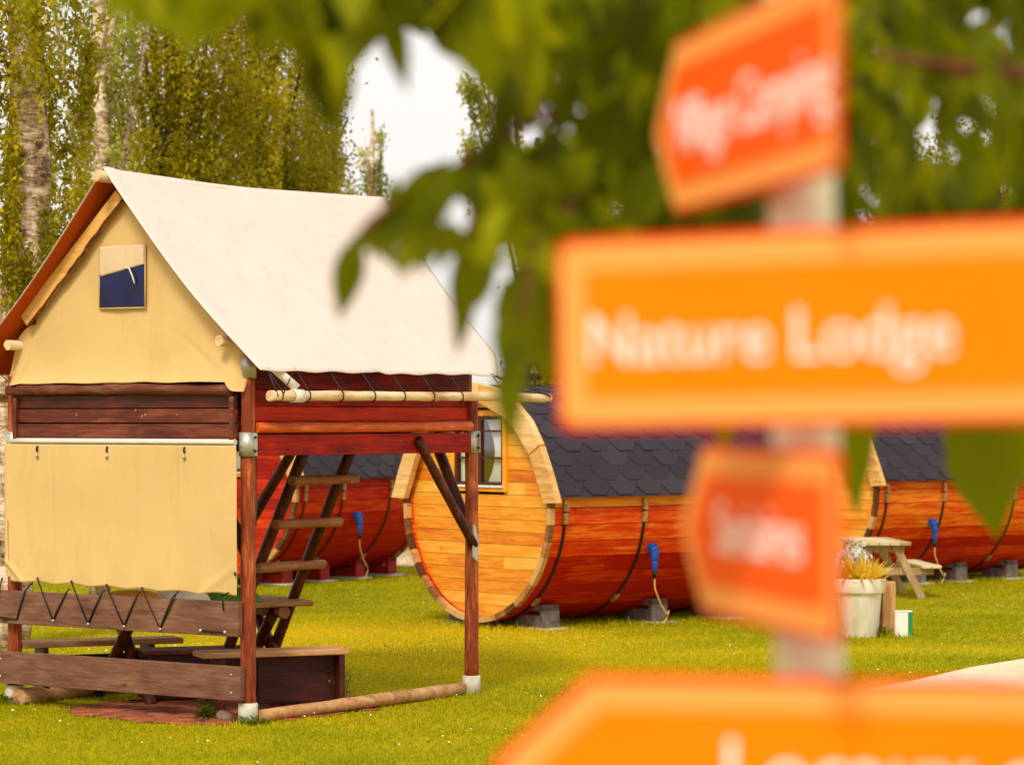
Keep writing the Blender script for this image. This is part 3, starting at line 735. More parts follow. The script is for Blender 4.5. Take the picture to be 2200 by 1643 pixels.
_g = _nt.nodes.new("ShaderNodeBsdfGlossy"); _g.inputs['Roughness'].default_value = .03; _t = _nt.nodes.new("ShaderNodeBsdfTransparent")
_x = _nt.nodes.new("ShaderNodeMixShader"); _x.inputs[0].default_value = .16; _nt.links.new(_t.outputs[0], _x.inputs[1]); _nt.links.new(_g.outputs[0], _x.inputs[2]); _nt.links.new(_x.outputs[0], _o.inputs[0])
M['glass'] = glass_m

EAVE = R(5)
def roof_prof(phi, r):
    """profile of the roof skin in (y, z): round, flaring off straight to the eaves. phi 0..pi from right eave to left eave"""
    k = R(24)
    def p(a): return Vector((-r*math.cos(a), r*math.sin(a)))
    if k <= phi <= math.pi-k: q = p(phi)
    else:
        lo = phi < k; a0 = k
        q = p(a0); tan_ = Vector((-math.sin(a0), -math.cos(a0))) ; q = q + tan_*((a0-phi)*r) if lo else None
        if not lo:
            q = p(k); tan_ = Vector((-math.sin(k), -math.cos(k))); q = q + tan_*((k-(math.pi-phi))*r); q = Vector((-q.x, q.y))
    return q
def make_barrel(loc, ang, L, label, red=False, seed=1):
    rr = random.Random(seed)
    b = empty("barrel_cabin", loc, ang, label, "cabin", "wooden barrel cabins on the lawn")
    # y axis of the barrel is to the LEFT seen from the front (x runs back)
    N = 44; th = .045
    mb = MB()
    for i in range(N):
        a0 = 2*math.pi*i/N + .0036; a1 = 2*math.pi*(i+1)/N - .0036; am = (a0+a1)/2
        if math.sin(am) > .5: continue_under_roof = True
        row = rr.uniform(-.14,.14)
        up = max(0, min(1, (math.sin(am)+.75)/.60))       # lighter towards the eaves; shade on the lower staves painted as deeper red
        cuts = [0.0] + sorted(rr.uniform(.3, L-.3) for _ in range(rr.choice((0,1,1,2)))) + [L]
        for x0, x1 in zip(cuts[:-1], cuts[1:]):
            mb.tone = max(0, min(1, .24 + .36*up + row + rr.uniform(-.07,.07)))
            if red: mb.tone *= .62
            vs = []
            for x in (x0+.0015, x1-.0015):
                for r_ in (BR-th, BR):
                    for a in (a0, a1): vs.append((x, -r_*math.cos(a), BZ + r_*math.sin(a)))
            mb.add(vs, [(0,1,3,2),(4,6,7,5),(2,3,7,6),(0,4,5,1),(0,2,6,4),(1,5,7,3)])
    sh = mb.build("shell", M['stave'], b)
    core = MB(); n = 88
    core.add([(x, -(BR-th+.012)*math.cos(2*math.pi*k/n), BZ+(BR-th+.012)*math.sin(2*math.pi*k/n)) for x in (.02, L-.02) for k in range(n)], [(k, (k+1)%n, n+(k+1)%n, n+k) for k in range(n)], True)
    core.build("shell_core", M['brace'], sh)
    for x0, x1 in ((-.006, .05), (L-.05, L+.006)):
        rim = MB()
        for i in range(N):
            if math.sin(2*math.pi*(i+.5)/N) > .10: continue
            a0 = 2*math.pi*i/N+.003; a1 = 2*math.pi*(i+1)/N-.003; rim.tone = rr.random(); vs = []
            for x in (x0, x1):
                for r_ in (BR-th-.008, BR+.0012):
                    for a in (a0, a1): vs.append((x, -r_*math.cos(a), BZ+r_*math.sin(a)))
            rim.add(vs, [(0,1,3,2),(4,6,7,5),(2,3,7,6),(0,4,5,1),(0,2,6,4),(1,5,7,3)])
        rim.build("stave_rim", M['rim_wood'], b)
    # front and back walls of horizontal planks, set back in the rim
    ri = BR-th-.004; ph = .118
    for nm, x0, x1 in (("front_wall", .085, .11), ("back_wall", L-.11, L-.085)):
        mb = MB(); z = -ri
        hole = (-.34, .40, .19, .86) if nm == "front_wall" else None
        while z < ri-.01:
            z0, z1 = z+.004, min(z+ph, ri-.005)
            def wd(zz): return math.sqrt(max(.0004, ri*ri-zz*zz))
            spans = []
            def poly(ya, yb, z0=z0, z1=z1):
                o = []
                for k in range(5):
                    zz = z0+(z1-z0)*k/4; o.append((x0, min(yb, wd(zz)), BZ+zz))
                for k in range(5):
                    zz = z1-(z1-z0)*k/4; o.append((x0, max(ya, -wd(zz)), BZ+zz))
                mb.prism(o, (x1-x0, 0, 0))
            j = rr.uniform(-.7,.7)
            segs = [(-2, j-.0015), (j+.0015, 2)] if rr.random() < .45 else [(-2, 2)]
            for ya, yb in segs:
                mb.tone = .5 + rr.uniform(-.3,.3)
                if red: mb.tone -= .2
                if hole and z1 > hole[2]+.02 and z0 < hole[3]-.02:
                    if ya < hole[0]: poly(ya, min(yb, hole[0]))
                    if yb > hole[1]: poly(max(ya, hole[1]), yb)
                else: poly(ya, yb)
            z += ph
        w_ = mb.build(nm, M['front_red'] if red else M['front_plank'], b)
        n = 60; bk = MB(); xb = x1+.002 if nm == "front_wall" else x0-.014
        if nm == "back_wall": bk.prism([(xb, -ri*math.cos(2*math.pi*k/n), BZ+ri*math.sin(2*math.pi*k/n)) for k in range(n)], (.01,0,0)); bk.build("backing", M['brace'], w_)
    # window with trim, sash and curtain
    y0, y1, z0, z1 = -.34, .40, BZ+.19, BZ+.86
    w_ = MB(); t = .055
    w_.box((.055, y0-t, z0-t), (.10, y1+t, z0)); w_.box((.055, y0-t, z1), (.10, y1+t, z1+t)); w_.box((.055, y0-t, z0), (.10, y0, z1)); w_.box((.055, y1, z0), (.10, y1+t, z1))
    win = w_.build("window", M['trim'], b, .004)
    s_ = MB(); q = .035
    s_.box((.07,y0,z0),(.12,y1,z0+q)); s_.box((.07,y0,z1-q),(.12,y1,z1)); s_.box((.07,y0,z0+q),(.12,y0+q,z1-q)); s_.box((.07,y1-q,z0+q),(.12,y1,z1-q))
    s_.box((.075,(y0+y1)/2-.03,z0+q),(.118,(y0+y1)/2+.03,z1-q)); 
    for k in (1, 2): s_.box((.08, y0+q, z0+(z1-z0)*k/2.6), (.11, y1-q, z0+(z1-z0)*k/2.6+.02))
    s_.build("sash", M['sash'], win)
    MB().box((.092,y0+.01,z0+.01),(.097,y1-.01,z1-.01)).build("glass", M['glass'], win)
    for ya, yb, lean in ((y0+.02, y0+.33, .10), (y1-.33, y1-.02, -.10)):
        c_ = MB(); nn = 30; vs = []
        for j in range(7):
            for i in range(nn+1):
                f = i/nn; zz = z1-.02-(z1-z0-.06)*j/6; sq = 1-.45*math.sin(math.pi*min(1, j/6*.9))
                yy = (ya if lean > 0 else yb) + (yb-ya)*f*sq*(1 if lean > 0 else -1); vs.append((.122+.010*math.sin(f*28), yy, zz))
        c_.add(vs, [(j*(nn+1)+i, j*(nn+1)+i+1, (j+1)*(nn+1)+i+1, (j+1)*(nn+1)+i) for j in range(6) for i in range(nn)], True)
        c_.build("curtain", M['curtain'], win)
    MB().box((.07, y0-.02, z0-.012), (.035, y1+.02, z0+.006)).build("sill", M['white'], win)
    # room behind the window, dark
    MB().box((.6, y0-.3, z0-.3), (.62, y1+.3, z1+.2)).build("inner_wall", M['brace'], win)
    # roof: underlay skin and courses of hexagonal shingles
    xr0, xr1 = .02, L-.02
    def P(x, phi, r): 
        q = roof_prof(phi, r); return Vector((x, q.x, BZ+q.y))
    n = 60; mb = MB(); ph0, ph1 = EAVE-R(1.0), math.pi-EAVE+R(1.0)
    for r_ in (BR+.012, BR+.030):
        mb.add([P(x, ph0+(ph1-ph0)*k/n, r_) for x in (xr0, xr1) for k in range(n+1)], [(k, k+1, n+2+k, n+1+k) for k in range(n)], True)
    for k0 in (0, n):
        ph = ph0+(ph1-ph0)*k0/n; mb.add([P(xr0,ph,BR+.012),P(xr1,ph,BR+.012),P(xr1,ph,BR+.03),P(xr0,ph,BR+.03)], [(0,1,2,3)])
    for x in (xr0, xr1):
        mb.add([P(x, ph0+(ph1-ph0)*k/n, r_) for r_ in (BR+.012,BR+.03) for k in range(n+1)], [(k, k+1, n+2+k, n+1+k) for k in range(n)])
    roof = mb.build("roof", M['shingle'], b)
    mb = MB(); cs = .145/BR; wv = .333; rows = int((math.pi/2-EAVE)/cs)+1
    for side in (0, 1):
        for j in range(rows):
            pb = EAVE + j*cs; pt = min(pb+cs*1.7, math.pi/2)
            pm = pb + cs*.62
            x = xr0 - wv + (wv/2 if j % 2 else 0)
            while x < xr1:
                a_, b_ = x+.003, x+wv-.003
                hexa = [(a_, pt, 0), (a_, pm, .7), (a_+wv*.24, pb, 1), (b_-wv*.24, pb, 1), (b_, pm, .7), (b_, pt, 0)]
                pts = []
                for xx, phh, h in hexa:
                    xx = max(xr0, min(xr1, xx)); phh_ = phh if side == 0 else math.pi-phh
                    pts.append(P(xx, phh_, BR+.032+.006*h+rr.uniform(0,.007)*h))
                mb.tone = rr.random()
                if max(p.x for p in pts)-min(p.x for p in pts) > .05:
                    dn = [p - (p-Vector((p.x,0,BZ))).normalized()*.006 for p in pts]
                    mb.add(pts+dn, [(0,1,2,3,4,5)] + [(i, (i+1)%6, 6+(i+1)%6, 6+i) for i in range(6)])
                x += wv
    mb.build("shingle_courses", M['shingle'], roof)
    # verge boards at both ends, straight lengths following the curve
    for xa, xb in ((-.05,.018), (L-.018, L+.05)):
        brk = [EAVE-R(4), R(30), R(57), R(84)]
        for side in (0, 1):
            for k in range(3):
                pa, pb_ = brk[k]+R(.25), brk[k+1]-R(.25)
                if side: pa, pb_ = math.pi-pa, math.pi-pb_
                o = [P(xa, pa, BR+.055), P(xa, pb_, BR+.055), P(xa, pb_, BR-.13), P(xa, pa, BR-.13)]
                v = MB(); v.tone = rr.uniform(.4,.8)
                mid = P(xa, (pa+pb_)/2, BR+.062); o.insert(1, mid)
                v.prism(o, (xb-xa,0,0)); v.build("verge_board", M['verge'], b, .006)
        v = MB(); v.tone = .7; v.prism([P(xa-.006*(1 if xa < 0 else -1), p, r_) for p, r_ in ((R(84),BR+.06),(R(90),BR+.064),(R(96),BR+.06),(R(96),BR-.10),(R(84),BR-.10))], (xb-xa,0,0)); v.build("verge_board", M['verge'], b, .006)
    # tension straps
    for x in (.17, L*.32+.02, L*.68, L-.17):
        m_ = MB(); n = 60; a0, a1 = R(3), -R(183); vs = []
        for k in range(n+1):
            a = a0+(a1-a0)*k/n
            for xx, r_ in ((x-.014,BR+.001),(x-.014,BR+.012),(x+.014,BR+.012),(x+.014,BR+.001)): vs.append((xx, -r_*math.cos(a), BZ+r_*math.sin(a)))
        m_.add(vs, [(4*k+i, 4*k+(i+1)%4, 4*k+4+(i+1)%4, 4*k+4+i) for k in range(n) for i in range(4)])
        st = m_.build("strap", M['strap'], b)
        for a in (R(1), R(-5), R(-52), R(-129), R(-181)):
            y, z = -(BR+.018)*math.cos(a), BZ+(BR+.018)*math.sin(a); Mx = Matrix.Translation((x,y,z)) @ Matrix.Rotation(a if False else -a, 4, 'X')
            e = MB(); e.box((-.026,-.010,-.05), (.026,.010,.05), Mx); e.box((-.012,-.02,-.018), (.012,.02,.018), Mx)
            e.build("tensioner", M['strapend'], st)
    return b
def barrel_supports(b, xs, mat, slab=True):
    for x in xs:
        for s_ in (-1, 1):
            m_ = MB()
            y0, y1 = s_*.30, s_*.72
            ht = .235
            m_.box((x-.10, y1-s_*.06, .03), (x+.10, y1, ht)); m_.box((x-.10, y0, .03), (x+.10, y0+s_*.05, .10)); m_.box((x-.10, y0+s_*.02, .03), (x-.05, y1-s_*.03, .14)); m_.box((x-.10, y1-s_*.30, ht-.055),(x+.10, y1-s_*.0, ht+.001))
            m_.build("support_block", mat, b, .004)
            if slab: MB().box((x-.15, s_*.25, 0), (x+.15, s_*.80, .022)).build("slab", M['concrete'], b, .004)
def connector(b, x, deg=-21, cable=((.02,0,-.9),), thick=.0085):
    a = R(deg); y, z = -(BR+.02)*math.cos(a), BZ+(BR+.02)*math.sin(a)
    n = Vector((0, -math.cos(a), math.sin(a))); dn = Vector((0, -math.sin(a)*-1, -math.cos(a))) ; dn = Vector((0, -math.sin(-a), -math.cos(a)))
    c0 = Vector((x, y, z)) + n*.02
    m_ = MB(); down = Vector((-.02, 0, -1)).normalized()
    p = c0
    m_.box((x-.045,y-.035,z-.03),(x+.045,y+.02,z+.045)); m_.tube([c0+n*.02, c0+n*.03+down*.10], [.042,.038], 14)
    m_.tube([c0+n*.03+down*.10, c0+n*.03+down*.20], [.032,.027], 14); m_.tube([c0+n*.01, c0+n*.055], [.045,.037], 14)
    k = m_.build("power_socket", M['blue'], b, .004)
    q = c0+n*.03+down*.2
    MB().tube([q, q+down*.07], [.026,.016], 12).build("plug", M['strap'], k)
    q = q+down*.07; end = Vector((x+.10, y-.05, .03))
    MB().tube([q, q+Vector((.005,0,-.10)), q+Vector((.08,0,-.25)), q+Vector((.14,-.03,-.36)), Vector((x+.17,y-.06,.16)), Vector((x+.15,y-.05,.08)), end], thick, 8, sub=3).build("cable", M['cable'], k)

bang = math.atan2(.64, .768)
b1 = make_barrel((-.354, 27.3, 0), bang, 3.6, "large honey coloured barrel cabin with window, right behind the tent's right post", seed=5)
barrel_supports(b1, (.35, 1.75, 2.7), M['block']); connector(b1, 1.32)
a2 = R(60)
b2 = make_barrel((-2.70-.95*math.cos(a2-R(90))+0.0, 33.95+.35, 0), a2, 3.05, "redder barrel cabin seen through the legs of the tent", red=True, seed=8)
barrel_supports(b2, (.4, 1.2, 2.0, 2.75), M['red_block']); connector(b2, 1.35, -18, thick=.006)
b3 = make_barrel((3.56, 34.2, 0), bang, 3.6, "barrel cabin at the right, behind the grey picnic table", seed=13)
barrel_supports(b3, (.35, 1.2, 1.95, 2.9), M['block']); connector(b3, 1.02)
# one more roof beyond, only its dark shingles show at the right edge
# ------------------------------------------------------------------ things on the right hand lawn
M['grey_table'] = wood("weathered picnic wood", (srgb(120,92,52), srgb(188,166,118), srgb(222,208,168)), 0, .8, 1, .4, .4, .4)
M['grey_leg'] = wood("weathered picnic leg", (srgb(110,78,40), srgb(172,140,92), srgb(206,184,140)), 2, .8, 1, .4, .4, .4)
def picnic():
    k_ = .9
    # one end faces the camera: top planks run away to the back right
    o = empty("picnic_table", (4.13, 31.5, 0), R(4), "weathered grey picnic table on the lawn behind the white flower pot", "picnic table")
    # x: across (seat to seat), y: along (away)
    for i in range(5):
        x = -.33+i*.135; mb = MB(); mb.tone = .4+.4*random.random(); mb.box((x, 0, .645), (x+.125, 1.45, .685)); mb.build("tabletop_plank", M['grey_table'], o, .006)
    for s_ in (-1, 1):
        for k in (0, 1):
            x = s_*.60+(k*.13-.13); mb = MB(); mb.tone = .7; mb.box((x, 0, .37), (x+.125, 1.45, .405)); mb.build("seat_plank", M['grey_table'], o, .006)
    for y in (.16, 1.22):
        MB().bar((-.74, y, .33), (.66, y, .33), .045, .085).build("seat_beam", M['grey_leg'], o, .004)
        MB().bar((-.28, y, .60), (.28, y, .60), .045, .085).build("top_beam", M['grey_leg'], o, .004)
        for s_ in (-1, 1):
            MB().bar((s_*.16, y-.045, .64), (s_*.50, y-.045, .0), .045, .095, (1,0,0)).build("leg", M['grey_leg'], o, .004)
picnic()
bpy.data.objects['picnic_table'].scale = (.88, .95, .93)
def pot():
    c = Vector((3.185, 26.1, 0)); o = empty("flower_pot", c, 0, "big round white flower pot with yellow plant beside the post", "flower pot")
    prof = [(.001,.0),(.165,.0),(.172,.01),(.205,.40),(.207,.405),(.232,.41),(.238,.42),(.247,.525),(.244,.54),(.232,.542),(.225,.53),(.215,.46),(.001,.455)]
    m, nt, bs, out = newmat("white pot plastic"); bs.inputs['Base Color'].default_value = srgb(232,224,204); bs.inputs['Roughness'].default_value = .45
    n_ = noi(nt, nmap(nt, (1,1,.4)), 5, 5, .7); nt.links.new(ramp(nt, n_, [(.35, srgb(206,192,160)), (.6, srgb(234,226,208))]), bs.inputs['Base Color'])
    MB().lathe(prof, (0,0,0), 48).build("pot", m, o)
    MB().lathe([(.001,.49),(.222,.485)], (0,0,0), 24).build("potting_soil", M['soil'], o)
    lm = leafmat("yellow plant leaves", srgb(206,120,16), srgb(232,188,36), srgb(248,224,110), (.9,.7,.05,1), .4)
    p = empty("potted_plant", c + Vector((0,0,.49)), 0, "spiky yellow and orange plant growing in the white pot", "plant")
    mb = MB(); rr = random.Random(3)
    for i in range(300):
        a = rr.uniform(0, 2*math.pi); q = rr.random()**.5*.15; base = Vector((math.cos(a)*q, math.sin(a)*q, 0)); el = rr.uniform(.25, 1.35)
        d = Vector((math.cos(a)*math.cos(el), math.sin(a)*math.cos(el), math.sin(el))); ln = rr.uniform(.14,.31); wd = rr.uniform(.010,.019)
        sd_ = d.cross(Vector((0,0,1))).normalized(); m1 = base+d*ln*.5+Vector((0,0,.01)); e = base+d*ln-Vector((0,0,.03*rr.random()))
        mb.tone = min(1, max(0, .55 + .25*math.cos(a) + rr.uniform(-.3,.3)))
        mb.add([base-sd_*wd*.5, base+sd_*wd*.5, m1+sd_*wd, m1-sd_*wd, e], [(0,1,2,3),(3,2,4)])
    mb.build("foliage", lm, p)
    MB().tube([(0,0,-.03),(0,0,.05)], .012, 8).build("stem", lm, p)
    # pale flowering clump behind the pot
    p = empty("flowering_clump", (3.50, 29.3, 0), 0, "silvery white flowering clump between the white pot and the picnic table", "plant")
    mb = MB(); fm = leafmat("silver petals", srgb(170,160,120), srgb(228,222,206), srgb(246,242,232), (.9,.86,.76,1), .35, .9)
    for i in range(900):
        v = Vector((rr.gauss(0,1), rr.gauss(0,1), rr.gauss(0,1))).normalized()*rr.random()**.33; k_ = 1+.55*mnoise.noise(v*2.2); c_ = Vector((v.x*.21*k_, v.y*.21*k_, .48+v.z*.25*k_))
        r_ = rr.uniform(.012,.034); n_ = Vector((rr.gauss(0,1), rr.gauss(0,1), rr.gauss(0,1))).normalized(); a_ = n_.orthogonal().normalized(); b_ = n_.cross(a_)
        mb.tone = rr.random(); mb.add([c_+a_*r_, c_+b_*r_, c_-a_*r_, c_-b_*r_], [(0,1,2,3)])
    mb.build("flowers", fm, p)
    st = MB()
    for i in range(14):
        a = i*.45; st.tube([(math.cos(a)*.05, math.sin(a)*.05, 0), (math.cos(a)*.16, math.sin(a)*.16, .45)], .006, 5)
    st.build("stem", M['weed'], p)
pot()
def post_box():
    pm = wood("raw timber post", (srgb(150,96,48), srgb(206,156,96), srgb(228,188,136)), 2, .75, .8, .4, .3, .5)
    o = empty("timber_post", (3.475, 26.3, 0), R(14), "short raw timber post just right of the white pot", "post")
    m_ = MB(); m_.box((-.075,-.06,0),(.055,.06,.50)); m_.build("upright", pm, o, .006)
    m_ = MB(); m_.tone = .3; m_.box((-.13,-.02,0),(-.079,.06,.49)); m_.build("side_piece", pm, o, .006)
    m_ = MB(); m_.box((-.20,-.055,.42),(-.135,.05,.50)); 
    x = empty("service_box", (3.60, 26.15, 0), R(-12), "small white box with a green side next to the timber post", "box")
    MB().box((-.075,-.05,0),(.045,.05,.232)).build("body", M['white'], x, .004)
    MB().box((.0465,-.052,0),(.078,.048,.230)).build("side_panel", plain("green panel", srgb(10,140,70), .5), x, .003)
    MB().box((-.08,-.055,.232),(.08,.053,.240)).build("lid", M['white'], x, .002)
    weed((3.40, 26.05, 0), .10, .10, 140, "green weeds between the white pot and the timber post")
post_box()

# ------------------------------------------------------------------ background trees
M['bark'] = None
def barkmat(name, a, b, c):
    m, nt, bs, out = newmat(name)
    n = noi(nt, nmap(nt, (1.6,1.6,.9)), 3.2, 8, .72, .6); n2 = noi(nt, nmap(nt, (2,2,9)), 3.5, 5, .65, .8)
    f = math_(nt, 'ADD', math_(nt, 'MULTIPLY', n, .62), math_(nt, 'MULTIPLY', n2, .38))
    nt.links.new(ramp(nt, f, [(.40, a), (.49, b), (.58, c)]), bs.inputs['Base Color']); bs.inputs['Roughness'].default_value = .9
    bump(nt, bs, f, .8, .03); return m
M['bark'] = barkmat("mossy pale bark", srgb(70,46,26), srgb(170,140,104), srgb(236,216,190))
M['bark_dark'] = barkmat("dark bark", srgb(26,18,8), srgb(66,48,24), srgb(110,88,50))
def lm(nm, k): return leafmat(nm, srgb(*[c*k for c in (72,62,0)]), srgb(*[c*k for c in (138,122,2)]), srgb(*[min(255, c*k) for c in (204,184,36)]), (.62*k,.57*k,.02,1), .45)
M['fol_olive'] = lm("olive foliage", 1.0); M['fol_dark'] = lm("dark foliage", .92); M['fol_light'] = leafmat("pale birch foliage", srgb(76,84,20), srgb(160,160,48), srgb(216,212,124), (.6,.6,.16,1), .5)

def leaf_quads(cent, size, nrm_bias=0.0, hang=0.0):
    n = len(cent)
    d = rng.normal(size=(n,3)); d[:,2] -= hang*1.6; d /= np.linalg.norm(d, axis=1)[:,None]
    e = rng.normal(size=(n,3)); e -= (e*d).sum(1)[:,None]*d; e /= np.linalg.norm(e, axis=1)[:,None]
    s = size*rng.uniform(.6,1.35,n)[:,None]
    V = np.stack([cent-d*s, cent+e*s*.5-d*s*.1, cent+d*s, cent-e*s*.5-d*s*.1], 1)
    return V.reshape(-1,3)
def tree(loc, trunk_pts, trunk_r, blobs, nleaf, size, fol, bark, label, group="trees behind the tent", hang=.6, strands=0, name="broadleaf_tree", limbs=True, cat="tree"):
    """blobs: (x, y, z, rx, ry, rz, weight) relative to loc"""
    o = empty(name, loc, 0, label, cat, group)
    MB().tube(trunk_pts, trunk_r, 14, wob=.18, sub=5).build("trunk", bark, o)
    w_ = np.array([b[6]*b[3]*b[5] for b in blobs]); w_ /= w_.sum()
    cs = []; tn = []
    for b, q in zip(blobs, w_):
        n = int(nleaf*q)
        # leaves gather in many small clumps, hanging
        nc = max(6, n//110); v = rng.normal(size=(nc,3)); v /= np.linalg.norm(v,axis=1)[:,None]; v *= rng.random((nc,1))**.45
        cc = np.array(b[:3]) + v*np.array(b[3:6])
        idx = rng.integers(0, nc, n); sg = .085*min(b[3], b[5]) + .04
        p = cc[idx] + rng.normal(size=(n,3))*np.array([sg, sg, sg*1.6])
        ct = np.clip(rng.normal(.5,.24,nc), 0, 1); cs.append(p); tn.append(np.clip(ct[idx] + rng.normal(0,.12,n), 0, 1))
        if strands:
            ns = strands; top = cc[rng.integers(0,nc,ns)]; ln = rng.uniform(.5,1.5,ns); k = 34
            t = rng.random((ns,k)); ps = np.repeat(top,k,0); ps[:,2] -= (t*ln[:,None]).ravel(); ps += rng.normal(size=ps.shape)*.035
            cs.append(ps); tn.append(np.clip(np.repeat(rng.normal(.5,.2,ns),k)+rng.normal(0,.1,ns*k),0,1))
    cs = np.concatenate(cs); tn = np.concatenate(tn)
    V = leaf_quads(cs, size, hang=hang)
    npmesh("crown", V, np.arange(len(V)).reshape(-1,4), fol, o, tn)
    if limbs:
        mb = MB(); rr = random.Random(len(blobs)*7+nleaf)
        for b in blobs:
            for k in range(3):
                z0 = rr.uniform(.35,.8); top = Vector(trunk_pts[-1]); base = Vector(trunk_pts[0]).lerp(top, z0)
                e = Vector((b[0]+rr.uniform(-.7,.7)*b[3], b[1]+rr.uniform(-.5,.5)*b[4], b[2]+rr.uniform(-.3,.6)*b[5]))
                mid = base.lerp(e, .5) + Vector((0,0,.3)); r0 = (trunk_r[-1] if hasattr(trunk_r,'__len__') else trunk_r)*.9
                mb.tube([base, mid, e], [r0, r0*.55, r0*.15], 7, wob=.2, sub=3)
        mb.build("limbs", bark, o)
    return o
def trees():
    # near mossy trunk at the left edge of the picture
    b0 = at(8, 1100, 25); b0.z = 0
    tp = [(-.02,0,0), (.05,0,1.6), (.16,0,3.0), (.24,0,4.2), (.18,0,5.6), (.25,0,8.5)]
    tree(b0, tp, [.27,.22,.205,.18,.14,.07],
         [(.1,-.3,5.6,.75,.6,.6,1.0), (-.4,0,5.0,.5,.5,.6,.5), (.75,.2,4.9,.5,.5,.8,.3), (.9,0,4.0,.35,.4,.7,.3), (.5,-.1,3.5,.22,.25,.5,.35), (.15,-.26,4.2,.16,.1,.4,.35), (.2,-.27,3.4,.10,.06,.35,.35), (0,0,7,1.6,1.2,1.2,.4)],
         10500, .032, M['fol_olive'], M['bark'], "mossy pale trunked birch with hanging leaves at the left edge of the picture", strands=40, name="birch_tree", limbs=False)
    # pale, thin foliage where the sky shines through
    p = at(215, 0, 31); p.z = 0
    tree(p, [(0,0,0),(.05,0,4),(-.05,0,8)], [.12,.10,.05], [(-.1,0,5.4,.75,.8,1.2,1), (.3,.3,6.4,.8,.8,.9,.7), (-.3,0,4.2,.5,.5,.7,.5), (0,0,8.2,1.5,1.2,1.4,.5)], 3800, .034, M['fol_light'], M['bark'],
         "pale thin birch with the white sky shining through, left of the tent ridge", strands=26, name="birch_tree")
    # dense olive trees above the roof
    for px, Y, blobs, n, mt, lb in (
        (365, 36, [(-.15,0,5.4,.9,1.2,1.3,1),(.35,.2,4.7,1.0,1.1,.9,1),(.1,0,6.9,1.2,1,1.1,.7),(-.45,0,4.3,.6,.8,.8,1),(.6,0,6,.8,.8,.8,.7),(0,0,8.6,1.6,1.4,1.3,.3)], 30000, M['fol_olive'], "dense olive green tree directly above the tent ridge"),
        (545, 39, [(0,0,5.4,1.2,1.2,1.2,1),(.6,0,4.8,.9,1,.9,1),(-.7,0,4.7,.9,1,1.0,1),(.1,0,7.0,1.2,1,1.1,.8),(0,0,9,1.8,1.5,1.3,.3)], 31000, M['fol_dark'], "darker drooping tree above the middle of the tent roof"),
        (665, 43, [(0,0,5.3,.8,1.1,1.1,1),(-.6,0,4.8,.9,1,.9,1),(.15,0,6.8,.6,.8,.9,.8),(.5,0,4.6,.6,.7,.6,.9)], 17000, M['fol_olive'], "lower olive tree at the left side of the bright sky gap")):
        p = at(px, 0, Y); p.z = 0
        tree(p, [(0,0,0),(.1,0,3.5),(0,0,7.5)], [.2,.16,.07], blobs, n, .036, mt, M['bark_dark'], lb, strands=60)
    p = at(800, 0, 46); p.z = 0
    tree(p, [(0,0,0),(0,0,7.0)], [.12,.03], [(0,0,6.3,.22,.3,.5,1),(-.15,0,5.4,.42,.5,.7,1),(0,0,4.6,.6,.6,.5,1),(.55,0,4.7,.35,.5,.6,.8)], 3600, .04, M['fol_light'], M['bark'],
         "slim light green tree in the bright sky gap above the roof", strands=10, name="slim_tree")
    p = at(862, 0, 48); p.z = 0
    tree(p, [(0,0,0),(0,0,4.6)], [.10,.03], [(0,0,4.9,.42,.4,.55,1),(.2,0,4.0,.6,.6,.6,1)], 2600, .04, M['fol_light'], M['bark'],
         "small pale tree peeping over the right end of the roof ridge", strands=6, name="slim_tree")
    for px, Y, zt, mt, lb in ((1120, 50, 7.7, M['fol_light'], "pale tree whose top shows in the right part of the sky gap"), (1165, 50, 7.2, M['fol_olive'], "yellow green tree behind the left end of the main direction board"),
                         (1370, 53, 9.5, M['fol_olive'], "tall tree hidden mostly by the lettered board"), (1620, 52, 9.0, M['fol_dark'], "dark tree behind the sign pole"), (1880, 55, 8.5, M['fol_olive'], "olive tree right of the sign pole"), (2120, 52, 9.0, M['fol_dark'], "dark tree at the right edge of the picture")):
        p = at(px, 0, Y); p.z = 0
        if px == 1120: bl = [(-.7,0,7.2,.45,.5,.9,.8),(-.3,0,8.4,.7,.6,.8,.9),(0,0,6.0,.4,.4,.6,.5)]; n = 3600
        elif px == 1165: bl = [(0,0,4.2,.45,1,1.3,1),(.6,0,3,1.3,1,1.6,1)]; n = 9000
        else: bl = [(0,0,zt*.45,1.6,1.2,zt*.3,1),(.3,0,zt*.72,1.5,1.2,zt*.22,1),(-.6,0,zt*.25,1.2,1,zt*.2,1)]; n = 9000
        tree(p, [(0,0,0),(0,0,zt*.5),(.3,0,zt*.9)], [.2,.15,.05], bl, n, .06, mt, M['bark_dark'], lb, strands=8)
    # clipped hedge closing the lawn
    for x0, x1, lb in ((-9.5,-1.5,"leafy hedge along the far edge of the lawn, left of the barrels"), (-1.4,11,"leafy hedge along the far edge of the lawn, behind the barrels")):
        n = int((x1-x0)*1900); c = np.stack([rng.uniform(x0,x1,n), 47+rng.uniform(-.5,.5,n), rng.random(n)**.8*2.1], 1)
        c[:,2] *= 1+.12*np.sin(c[:,0]*1.7)
        V = leaf_quads(c, .06)
        o = npmesh("hedge", V-np.array([x0,47,0]), np.arange(len(V)).reshape(-1,4), M['fol_olive'], None, rng.random(n)); o.location = (x0,47,0)
        tag(o, lb, "hedge", "hedges behind the lawn")
trees()

